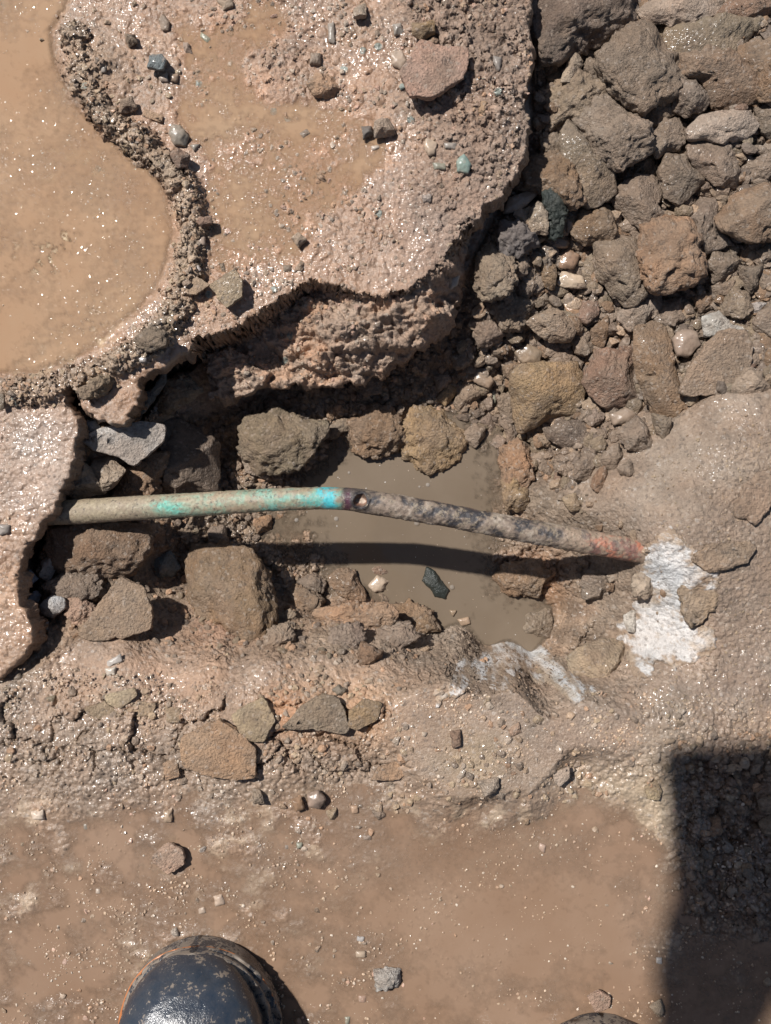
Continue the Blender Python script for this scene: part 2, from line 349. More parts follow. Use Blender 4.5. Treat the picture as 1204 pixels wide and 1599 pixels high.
rimd = pld(RIM, GU+wob*.5, GV+wob2*.5); rimw = ss(29, 6, rimd+fbm2(GU/10, GV/10, 101, 3)*10)
rimw = np.maximum(rimw, blob(150, 110, 45)*.8)*ss(-40, 60, GU)
LP = [(-700, -700), (150, -700), (128, -20), (92, 50), (98, 90), (124, 135), (165, 188), (215, 222), (252, 262), (272, 310), (280, 360), (274, 410), (252, 455), (215, 500), (180, 535), (120, 568), (60, 592), (-700, 600)]
lps = sdf(LP, GU+wob*.4, GV+wob2*.4); basin = ss(-3, 26, lps)
Zc = fbm2(GU/140, GV/140, 111, 4)*.0022
dry = ss(580, 740, GU+wob*3-(GV-200)*.25)*1.0                  # drier lumpy soil towards the right
dry = np.maximum(dry, blob(430, 85, 75)*.55); dry = np.maximum(dry, rimw)
FP = pz('270,40 400,-10 480,40 395,110 440,160 600,180 610,250 520,340 470,430 360,440 315,400 318,300 280,200')
film = ss(-18, 30, sdf(FP, GU+wob*2, GV+wob2*2))
lump, lumpb, lc = worley(GU/18, GV/18, 121)
Zc = Zc+dry*(.003+crumb*.75+dome(lump, lc)*.0045*ss(0, .5, rag))+fine*.9-.0068*basin+.0011*basin*fbm2(GU/50, GV/42, 129, 4)+rimw*.0040*(1+.9*fbm2(GU/26, GV/26, 123, 3))
sp_ = ss(.0, .35, fbm2(GU/13, GV/11, 130, 4, .6))*np.clip(blob(48, 395, 48, 2, 34)+blob(95, 365, 24, 2, 14)+.5*blob(130, 500, 60, 2, 30)+.45*blob(60, 560, 50, 2, 22), 0, 1)
Zc = Zc+sp_*.0030
Zc = Zc-.0014*blob(420, 320, 130, 4, 140)
Zc = Zc*(1-film)+film*(-.0024+fbm2(GU/60, GV/60, 127, 4)*.0016+fine*.8)
Zc = Zc+(1-basin)*dome(w1, c1)*(c1 > .7)*.0012
stp = ss(0, 5, s_in)
blk = worley((GU+wob*.5)/46, (GV+wob2*.5)/30, 127); blk2 = worley(GU/17, GV/13, 128)
fz_ = face+(blk[2]-.5)*.009-.003*np.exp(-((blk[1]-blk[0])/.06)**2)+(blk2[2]-.5)*.003+crumb*.5+dome(lump, lc)*.004+fbm2(GU/34, GV/26, 125, 4)*.009-.004*np.abs(fbm2(GU/20, GV/14, 126, 3))
fz_ = (fz_+np.roll(fz_, 1, 0)+np.roll(fz_, -1, 0)+np.roll(fz_, 1, 1)+np.roll(fz_, -1, 1))/5
Zc = Zc*(1-stp)+np.minimum(fz_, Zc+.001)*stp
Zc = Zc-.0012*np.exp(-np.clip(sc_, 0, 99)/2)
LS = GV > 615
inside = sc_ > 0
cell = inside[:-1, :-1] & inside[1:, :-1] & inside[1:, 1:] & inside[:-1, 1:]
cr = cell.ravel(); cq = quads[cr]
used = np.zeros(nx*ny, bool); used[cq.ravel()] = True; remap = np.cumsum(used)-1
ccol = np.zeros(GU.shape+(3,)); ccol[:] = (.295, .19, .127)
ccol = blend(ccol, (.27, .195, .148), dry*.9); ccol = blend(ccol, (.38, .235, .16), blob(440, 250, 110, 2, 130)*.6)
ccol = blend(ccol, (.36, .21, .128), film*.9); ccol = blend(ccol, (.315, .232, .16), rimw*.8); ccol = ccol*(1+(.36*(lc-.45)*ss(-.1, .3, rag+.2)*dry+.25*(c1-.5)*dry)[..., None]); ccol = blend(ccol, (.36, .27, .22), blob(700, 380, 120, 2, 120)*.5*(stp < .5)+0*stp)
ccol = blend(ccol, (.38, .275, .205), stp*.9); ccol = blend(ccol, (.45, .29, .195), stp*ss(0, .4, fbm2(GU/30, GV/30, 131, 4))*.9)
ccol = blend(ccol, (.37, .29, .235), blob(60, 720, 70, 2, 90)*.7); ccol = blend(ccol, (.40, .26, .17), blob(20, 960, 60)*.6)
sed = ss(.22, .55, fbm2(GU/34, GV/28, 133, 5, .6))*basin; ccol = blend(ccol, (.50, .38, .23), sed*.8); ccol = blend(ccol, (.66, .56, .38), sp_)
ccol = blend(ccol, (.17, .22, .20), (c1 > .993)*(w1 < .45)*.8)
cwet = np.clip(.95-.5*dry*(1-rimw*.4)-.55*stp+.1*basin+.2*ss(0, .4, rag)-.3*blob(700, 400, 120), .08, 1)
ctone = np.concatenate([ccol, cwet[..., None]], -1).reshape(-1, 4)[used]
stc = ss(.4, 2, np.hypot(*np.gradient(Zc))/(1.45*S))*(1-.75*ss(8, 16, s_in)); jx2 = fbm2(GU/7, GV/7+Zc*2500, 83, 3)*.0035*stc; jy2 = fbm2(GU/9+30, GV/9-Zc*2500, 84, 3)*.0035*stc
cco = np.stack([WX(GU)+jx2, WY(GV)+jy2, Zc], -1).reshape(-1, 3)[used]; cq = remap[cq]
# the broken edge: rings of vertices dropping from the rim and tucking in under it
e = np.concatenate([cq[:, [0, 1]], cq[:, [1, 2]], cq[:, [2, 3]], cq[:, [3, 0]]]); key = np.sort(e, 1); kk = key[:, 0].astype(np.int64)*len(cco)+key[:, 1]
un, inv, cnt = np.unique(kk, return_inverse=True, return_counts=True); be = e[cnt[inv] == 1]
sb = fbm2(GU*0+GU, GV, 1, 1)*0+sdf(CRUST, GU, GV)
gy, gx = np.gradient(sb); gxf = gx.ravel()[used]; gyf = gy.ravel()[used]
bv = np.unique(be); loc = np.full(len(cco), -1); loc[bv] = np.arange(len(bv)); L0, L1 = loc[be[:, 0]], loc[be[:, 1]]
bp_ = cco[bv].copy()
for _ in range(5):       # take the grid's steps out of the outline
    acc = np.zeros_like(bp_); nn = np.zeros(len(bv)); np.add.at(acc, L0, bp_[L1]); np.add.at(acc, L1, bp_[L0]); np.add.at(nn, L0, 1); np.add.at(nn, L1, 1)
    bp_ = .5*bp_+.5*acc/nn[:, None]
cco[bv] = bp_
ox = -gxf[bv]; oy = gyf[bv]; nrm = np.hypot(ox, oy)+1e-6; ox /= nrm; oy /= nrm
for _ in range(12):
    ax2 = np.zeros(len(bv)); ay2 = np.zeros(len(bv)); np.add.at(ax2, L0, ox[L1]); np.add.at(ax2, L1, ox[L0]); np.add.at(ay2, L0, oy[L1]); np.add.at(ay2, L1, oy[L0])
    ox = ox+ax2/2; oy = oy+ay2/2; nrm = np.hypot(ox, oy)+1e-9; ox /= nrm; oy /= nrm
base = cco[bv]; K = 22; allco = [cco]; allt = [ctone]; fq = []; prev = bv; cur = len(cco)
tone_b = ctone[bv].copy(); tone_b[:, :3] = tone_b[:, :3]*.25+np.array([.27, .185, .13])*.75; tone_b[:, 3] = .3
for k in range(1, K+1):
    t = k/K; zz = base[:, 2]*(1-t)+(-.095)*t+fbm2(base[:, 0]*150, base[:, 1]*150+k*.7, 145, 2)*.004*math.sin(t*3.1)
    off = .0022*math.sin(min(t*3, 1)*math.pi)-.034*max(0, t-.12)**1.0
    p3 = np.stack([base[:, 0], base[:, 1], zz*2.2], 1); nz = fbm3(p3, 90, 140, 5, .6)*.006*min(1, t*4)+(worley((base[:, 0]-base[:, 1])*75, zz*95+base[:, 1]*30, 141)[2]-.5)*.008*min(1, t*5)+(worley((base[:, 0]-base[:, 1])*190, zz*210, 142)[2]-.5)*.003*min(1, t*5)
    ring = np.stack([base[:, 0]+ox*(off+nz), base[:, 1]+oy*(off+nz), zz+fbm3(p3, 200, 150, 2)*.001], 1)
    allco.append(ring); allt.append(tone_b); ids = cur+np.arange(len(bv))
    pa = prev if k == 1 else prev
    A = (pa[loc[be[:, 0]]], pa[loc[be[:, 1]]], ids[loc[be[:, 1]]], ids[loc[be[:, 0]]])
    fq.append(np.stack([A[0], A[3], A[2], A[1]], 1)); prev = ids; cur += len(bv)
crust = link('ground_crust', mesh_np('ground_crust', np.concatenate(allco), np.concatenate([cq]+fq), col=np.concatenate(allt), mat=M_soil))
tag(crust, 'undercut crust of hard mud along the upper left of the pit', kind='structure')

def height(x, y, top=True):
    """ground height at a world point"""
    u = x/S+CX; v = CY-y/S
    i = min(max(int(np.searchsorted(au, u)), 0), nx-1); j = min(max(int(np.searchsorted(av, v)), 0), ny-1)
    if top and inside[j, i]: return float(max(Zc[j, i], Z[j, i]))
    return float(Z[j, i])
def height_v(x, y, top=True):
    u = x/S+CX; v = CY-y/S; i = np.clip(np.searchsorted(au, u), 0, nx-1); j = np.clip(np.searchsorted(av, v), 0, ny-1)
    return np.where(inside[j, i] & top, np.maximum(Zc[j, i], Z[j, i]), Z[j, i])

# ------------------------------------------------------------------ water
def sheet(name, poly, z, mat, label, dsc=.0022, sub=3.0):
    P = np.array(poly); u = np.arange(P[:, 0].min(), P[:, 0].max()+sub, sub); v = np.arange(P[:, 1].min(), P[:, 1].max()+sub, sub)
    A, B = np.meshgrid(u, v); ins = sdf(poly, A, B) > -sub
    ids = np.arange(A.size).reshape(A.shape); cellm = ins[:-1, :-1] & ins[1:, :-1] & ins[1:, 1:] & ins[:-1, 1:]
    q = np.stack([ids[:-1, :-1], ids[1:, :-1], ids[1:, 1:], ids[:-1, 1:]], -1)[cellm]
    uu = np.unique(q); rm = np.full(A.size, -1); rm[uu] = np.arange(len(uu))
    zz = z+fbm2(A/70, B/70, 160, 3)*.00012
    dp = np.clip((zz-height_v(WX(A), WY(B)))/dsc, 0, 1)
    me = mesh_np(name, np.stack([WX(A), WY(B), zz], -1).reshape(-1, 3)[uu], rm[q], col=np.repeat(dp.reshape(-1, 1), 4, 1)[uu], mat=mat)
    return tag(link(name, me), label, kind='structure')
sheet('water', POOL, -.0895, M_pool, 'murky grey brown water standing in the pit', .010)
sheet('puddle', [(a-(6 if a > 0 else 0), b) for a, b in LP], -.0034, M_puddle, 'tan muddy puddle on the crust at upper left', .0042)
sheet('puddle', pz('262,30 400,-40 500,60 420,110 460,150 600,170 600,270 500,350 470,430 360,455 312,410 310,300 275,200'), -.0009, M_puddle, 'thin film of muddy water on the crust', .0022)
sheet('puddle', pz('-60,1255 200,1240 420,1220 600,1228 760,1218 900,1230 1030,1250 1090,1330 1090,1460 1260,1480 1260,1700 -60,1700'), .0003, M_puddle2, 'brown puddle spread over the ground at the bottom', .0030)

# ------------------------------------------------------------------ stones
ICO = {}
def ico(n):
    if n not in ICO:
        bm = bmesh.new(); bmesh.ops.create_icosphere(bm, subdivisions=n, radius=1.0)
        v = np.array([q.co[:] for q in bm.verts]); v /= np.linalg.norm(v, axis=1)[:, None]
        f = np.array([[q.index for q in p.verts] for p in bm.faces]); bm.free(); ICO[n] = (v, f)
    return ICO[n]
def radial(P, n=256):
    """outline radius about the centroid by angle"""
    P = np.array(P); a = 0.5*np.sum(P[:, 0]*np.roll(P[:, 1], -1)-np.roll(P[:, 0], -1)*P[:, 1])
    cr_ = P[:, 0]*np.roll(P[:, 1], -1)-np.roll(P[:, 0], -1)*P[:, 1]
    c = np.array([np.sum((P[:, 0]+np.roll(P[:, 0], -1))*cr_), np.sum((P[:, 1]+np.roll(P[:, 1], -1))*cr_)])/(6*a)
    th = np.linspace(-math.pi, math.pi, n, endpoint=False); d = np.stack([np.cos(th), np.sin(th)], 1); r = np.zeros(n)
    for i in range(len(P)):
        p = P[i]-c; q = P[(i+1) % len(P)]-c; e_ = q-p
        den = d[:, 0]*e_[1]-d[:, 1]*e_[0]; den = np.where(abs(den) < 1e-12, 1e-12, den)
        t = (p[0]*e_[1]-p[1]*e_[0])/den; s_ = (p[0]*d[:, 1]-p[1]*d[:, 0])/den
        r = np.where((t > 0) & (s_ >= -1e-6) & (s_ <= 1+1e-6), np.maximum(r, t), r)
    r[r <= 0] = np.median(r)
    sd_ = int(abs(c[0]*1e5)) % 997; cx_ = np.cos(th); sx_ = np.sin(th)
    r = r*(1+.07*fbm2(cx_*2.6+sd_, sx_*2.6+7, 11, 4, .65)+.03*(1-2*np.abs(fbm2(cx_*5+sd_, sx_*5, 12, 2))))
    k = np.array([1, 2, 3, 2, 1.])/9; rr = sum(np.roll(r, j-2)*k[j] for j in range(5))
    return c, rr
PAL = {  # base colour, linear
 'grey': (.24, .182, .136), 'dark': (.165, .125, .096), 'brown': (.225, .145, .09), 'tan': (.31, .225, .155), 'ochre': (.30, .20, .11), 'rust': (.30, .18, .105), 'red': (.25, .155, .11),
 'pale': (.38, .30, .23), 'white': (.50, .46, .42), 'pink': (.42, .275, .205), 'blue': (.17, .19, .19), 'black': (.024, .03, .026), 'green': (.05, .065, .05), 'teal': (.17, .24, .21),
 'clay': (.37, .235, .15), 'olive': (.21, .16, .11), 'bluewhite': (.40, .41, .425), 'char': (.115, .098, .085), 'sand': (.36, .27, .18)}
STY = {  # height ratio, exponent, facets, noise, crumb, wetness, sink
 'b': (.72, 3.2, 15, .09, .15, .42, .25), 'k': (.68, 4.5, 17, .06, .05, .42, .22), 'c': (.66, 2.6, 8, .2, .8, .25, .28), 'f': (.26, 5.0, 5, .05, .0, .4, .22), 'p': (.55, 2.1, 1, .07, .0, .85, .35), 'q': (.13, 7, 1, .10, .5, .2, .3)}
def stone_mesh(Pw, hgt, sty, seed, level, mt=None):
    """Pw outline in metres about any origin -> centred mesh"""
    hr, ex, nf, na, cr_, wet, sink = STY[sty]; rs = np.random.RandomState(seed)
    c, rad = radial(Pw); v, f = ico(level); size = float(np.mean(rad))
    z = v[:, 2]; th = np.arctan2(v[:, 1], v[:, 0]); rho = np.hypot(v[:, 0], v[:, 1])
    zz = np.sign(z)*np.abs(z)**.9
    rp = (1-np.abs(zz)**ex)**(1/ex); w = np.stack([rp*np.cos(th), rp*np.sin(th), zz], 1)
    q = rs.rand()*7
    for i in range(nf):
        a = rs.rand()*2*math.pi; el = rs.uniform(.25, 1.2); n = np.array([math.cos(a)*math.cos(el), math.sin(a)*math.cos(el), math.sin(el)])
        if sty == 'f': n = np.array([math.cos(a)*.35, math.sin(a)*.35, .93])
        t = np.max(w@n)*rs.uniform(.55 if sty in 'bk' else .68, .86); dd = w@n-t; w = w-np.outer(np.maximum(dd, 0)*.97, n)
    ri = np.interp(np.arctan2(w[:, 1], w[:, 0]), np.linspace(-math.pi, math.pi, 257), np.append(rad, rad[0]))
    rr = np.hypot(w[:, 0], w[:, 1]); a2 = np.arctan2(w[:, 1], w[:, 0])
    p = np.stack([ri*rr*np.cos(a2), ri*rr*np.sin(a2), w[:, 2]*hgt/2], 1)
    sc2 = 1/size; outn = np.stack([v[:, 0], v[:, 1], v[:, 2]*.8], 1)
    amp = na*min(size, hgt*3.2 if sty == 'f' else size)
    d = fbm3(p+q, sc2*1.3, seed, 5, .55)*amp+(1-2*np.abs(fbm3(p+q+3, sc2*2.6, seed+7, 3)))*amp*.55
    if cr_:      # crumbly: rounded aggregates
        n_ = fbm3(p+q, 330, seed+3, 3, .6); d = d+np.abs(n_)*.0028*cr_*2*min(1, size/.012)
        d = d-np.clip(fbm3(p+q, 120, seed+5, 3)-.25, 0, 1)*.010*min(1, size/.02)
    d = d+fbm3(p+q, 300, seed+11, 4, .65)*.0011*min(1, size/.012)+fbm3(p+q, sc2*2.2, seed+12, 4, .65)*amp*.5
    p = p+outn*d[:, None]
    tilt = rs.uniform(-.18, .18, 2) if sty in 'bkc' else rs.uniform(-.06, .06, 2); p[:, 2] += p[:, 0]*tilt[0]+p[:, 1]*tilt[1]
    return c, mesh_np('stone', p, tris=f, mat=(mt or (M_pebble if sty == 'p' else M_rock)))
ZONES = {'A': (0, 0, .3488), 'B': (400, 0, .3488), 'C': (784, 0, .3488), 'D': (784, 340, .3488), 'E': (0, 400, .3488), 'F': (400, 400, .3488), 'G': (0, 740, .3488),
         'I': (400, 740, .3488), 'J': (784, 740, .3488), 'K': (0, 1120, .3987), 'L': (400, 1120, .3987), 'M': (784, 1120, .3488), 'N': (680, 560, .1827), 'O': (700, 240, .2492), 'X': (0, 0, 1.0)}
